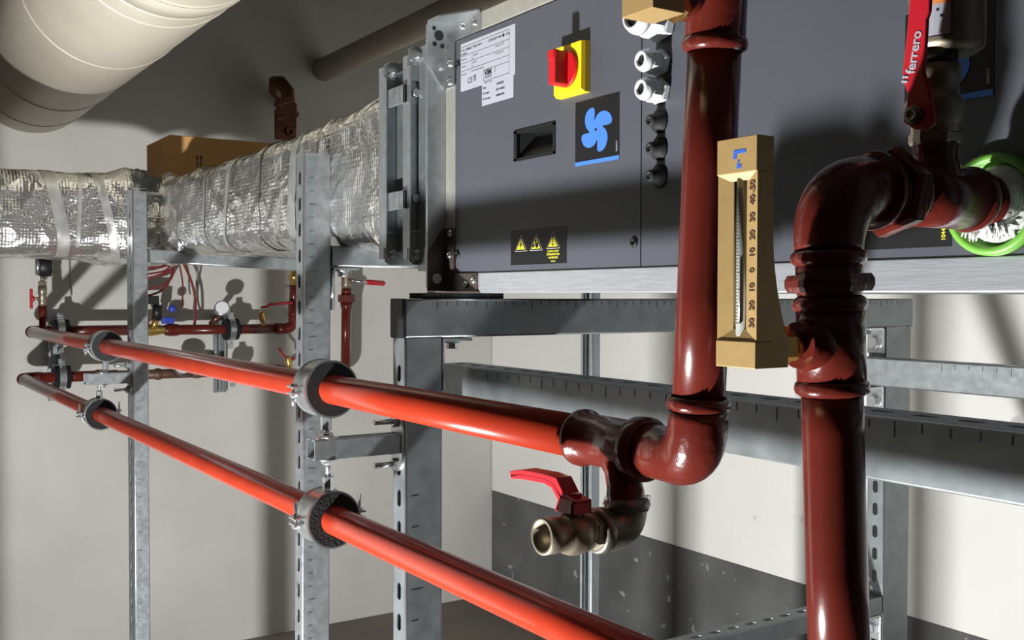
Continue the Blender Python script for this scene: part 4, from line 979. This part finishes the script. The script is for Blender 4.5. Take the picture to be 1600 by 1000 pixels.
m = MB(); m.lathe((gx, gy-.040, wu.z+.128), (0, -1, 0), [(0, .010), (.006, .012), (.014, .010)], 16); m.box(gx-.008, gx+.008, gy-.056, gy-.046, wu.z+.090, wu.z+.166); m.build('red_handle', M['redplas'], pg, bevel=.003)
m = MB(); m.lathe((gx, gy+.022, wu.z+.252), (-.10, -1, 0), [(0, .034), (.004, .040), (.040, .040), (.044, .038)], 36); m.build('gauge_case', M['black'], pg)
m = MB(); m.lathe((gx-.0044, gy-.022, wu.z+.252), (-.10, -1, 0), [(0, .037), (.012, .036), (.014, .030)], 36); m.build('gauge_glass', M['zinc'], pg)
# wall rails with clamps
for (y, lb) in ((.722, 'left'), (1.392, 'right')):
    t = thing('wall_rail', 'vertical galvanised rail on the far wall behind the '+lb+' pair of pipe clamps', 'wall rail', (-4.5, y, -.43), 'galvanised rails on the far wall')
    m = MB(); strut(m, (-4.4995, y, -.43), (-4.4995, y, -.085), .052, .028, (-1, 0, 0), slots=False, lip=.012); m.build('channel', M['galv'], t)
def wall_clamp(c, label, xr=-4.497, rr=.0212, s=1.0):
    t = thing('pipe_clamp', label, 'pipe clamp', tuple(c), 'clamps of the far wall pipes')
    def ringY(mb, y0, y1, r0, r1, n=40):
        vs_ = []
        for i in range(n):
            a = 2*math.pi*i/n; q = (math.cos(a), math.sin(a))
            for (y, r) in ((y0, r0), (y1, r0), (y1, r1), (y0, r1)): vs_.append((c[0]+q[0]*r, c[1]+y, c[2]+q[1]*r))
        mb.add(vs_, [(4*i+k, 4*i+(k+1) % 4, 4*((i+1) % n)+(k+1) % 4, 4*((i+1) % n)+k) for i in range(n) for k in range(4)])
    m = MB(); ringY(m, -.026, .030, rr, .0455*s); m.build('rubber_insert', M['rubber'], t)
    m = MB(); ringY(m, -.012, .013, .0453*s, .0480*s)
    for sg in (-1, 1): m.box(c[0]-.012, c[0]+.012, c[1]-.011, c[1]+.012, c[2]+sg*.047*s-.006, c[2]+sg*.047*s+.006) ; m.box(c[0]-.004, c[0]+.004, c[1]-.011, c[1]+.012, c[2]+sg*.066*s-.018, c[2]+sg*.066*s+.006)
    m.build('clamp_band', M['zinc'], t)
    for sg in (-1, 1):
        b = MB(); b.cyl((c[0]-.012, c[1], c[2]+sg*.062*s), (c[0]+.020, c[1], c[2]+sg*.062*s), .004, seg=10); b.hexn((c[0]+.004, c[1], c[2]+sg*.062*s), (c[0]+.012, c[1], c[2]+sg*.062*s), .009); b.build('clamp_bolt', M['zinc'], t)
    b = MB(); b.cyl((c[0]-.046*s, c[1], c[2]), (xr, c[1], c[2]), .006, seg=12); b.build('threaded_rod', M['zinc'], t)
wall_clamp((WX, .722, wu.z), 'rubber lined clamp on the upper wall pipe next to the pipe corner')
wall_clamp((-4.335, .722, wl.z), 'rubber lined clamp on the lower wall pipe next to the pipe corner')
wall_clamp((WX, 1.400, wu.z-.003), 'rubber lined clamp on upper wall pipe beside the silver dial gauge')
wall_clamp((-4.335, 1.400, wl.z-.003), 'clamp without pipe at the right end of the lower wall pipe', s=.72)
# second dial on the brown section
sg_ = thing('dial_gauge', 'grey round dial on the brown section of the lower wall pipe', 'gauge', (-4.31, 1.20, wl.z))
m = MB(); m.lathe((-4.325, 1.185, wl.z+.022), (1, -.1, .5), [(0, .034), (.004, .044), (.018, .044), (.022, .040)], 28); m.build('case', M['darkmetal'], sg_)
m = MB(); d = Vector((1, -.1, .5)).normalized(); m.lathe(Vector((-4.325, 1.185, wl.z+.022))+d*.0222, d, [(0, .036), (.0006, .036)], 24); m.build('dial', M['dial'], sg_)
# drop pipe with valve at the far wall
dp = thing('drop_pipe', 'vertical dark red pipe with union on the far wall below short cross bar', 'pipe', (-4.33, 1.92, -.32))
m = MB(); m.tube([(-4.33, 1.925, .03), (-4.33, 1.92, -.33)], .0215, 20); m.lathe((-4.33, 1.925, -.075), Z, [(0, .0215), (.02, .026), (.04, .028)], 24); m.hexn((-4.33, 1.925, -.035), (-4.33, 1.925, .0), .038); m.lathe((-4.33, 1.925, .0), Z, [(0, .024), (.03, .022)], 24); m.build('pipe', M['maroond'], dp)
m = MB(); m.tube([(-4.33, 1.92, -.33)]+arc((-4.365, 1.92, -.33), (1, 0, 0), (0, 0, -1), .035, 6)+[(-4.5, 1.92, -.365)], .022, 20); m.build('elbow', M['maroond'], dp)
dpv = thing('ball_valve', 'nickel valve with red handle pointing right on the wall drop pipe', 'valve', (-4.33, 1.925, .035))
m = MB(); m.lathe((-4.33, 1.925, .031), Z, [(0, .022), (.015, .024), (.035, .022), (.05, .024), (.07, .02), (.12, .02)], 22); m.cyl((-4.31, 1.93, .066), (-4.285, 1.95, .062), .008); m.build('valve_body', M['nickel'], dpv)
m = MB(); m.tube([(-4.29, 1.945, .062), (-4.285, 1.985, .058), (-4.285, 2.02, .056)], [.007, .008, .010], 12); m.build('bare_shank', M['zinc'], dpv)
m = MB(); m.tube([(-4.285, 2.00, .0575), (-4.285, 2.01, .057), (-4.285, 2.09, .052), (-4.285, 2.097, .052)], [.009, .012, .012, .006], 14); m.build('red_grip', M['redplas'], dpv)
# red wires hanging below the cross bar
random.seed(11)
def wire(label, pts, r, mm):
    # smooth the control points
    P_ = [Vector(p) for p in pts]; out = []
    for i in range(len(P_)-1):
        a = P_[max(i-1, 0)]; b = P_[i]; c = P_[i+1]; d = P_[min(i+2, len(P_)-1)]
        for k in range(6):
            t = k/6; out.append(.5*((2*b)+(c-a)*t+(2*a-5*b+4*c-d)*t*t+(3*b-a-3*c+d)*t*t*t))
    out.append(P_[-1]); m = MB(); m.tube(out, r, 8)
    o = m.build('cable', M[mm], origin=tuple(P_[0])); tag(o, label, 'cable', 'cables hanging on the far wall'); return o
wire('uppermost red cable looping left of the bundle behind far left post', [(-4.42, 1.175, .135), (-4.40, 1.14, .10), (-4.40, 1.08, .085), (-4.41, 1.01, .075)], .0045, 'wire')
wire('red cable sagging widest to the left behind far left post', [(-4.42, 1.18, .135), (-4.40, 1.165, .07), (-4.39, 1.12, .035), (-4.40, 1.05, .018), (-4.41, 1.01, .008)], .0045, 'wire')
wire('red cable curving below the bundle near far left post', [(-4.42, 1.185, .135), (-4.41, 1.16, .06), (-4.40, 1.13, .02), (-4.40, 1.08, -.003), (-4.41, 1.01, -.015)], .0045, 'wire')
wire('short red cable high in the bundle', [(-4.43, 1.19, .14), (-4.42, 1.13, .115), (-4.42, 1.06, .11), (-4.42, 1.01, .11)], .006, 'wire')
wire('thick red cable crossing the bundle at its top', [(-4.43, 1.20, .14), (-4.41, 1.16, .10), (-4.41, 1.09, .07), (-4.42, 1.015, .06)], .006, 'wire')
wire('single red cable dropping straight to the blue knob', [(-4.42, 1.20, .14), (-4.40, 1.21, .05), (-4.385, 1.205, -.02), (-4.36, 1.195, -.06)], .0035, 'wire')
wire('paired red cable curving down to the wall pipe joint', [(-4.42, 1.215, .14), (-4.40, 1.245, .06), (-4.39, 1.26, -.02), (-4.375, 1.255, -.10), (-4.37, 1.25, -.128)], .0055, 'wire')
wire('grey cable dropping beside the paired red cable', [(-4.42, 1.285, .14), (-4.46, 1.283, .02), (-4.43, 1.265, -.06), (-4.385, 1.255, -.126)], .004, 'wireg')
wire('thin grey cable hanging from foil duct beside the pressure gauge', [(-4.47, .775, .16), (-4.48, .78, .08), (-4.482, .785, -.01)], .002, 'wireg')
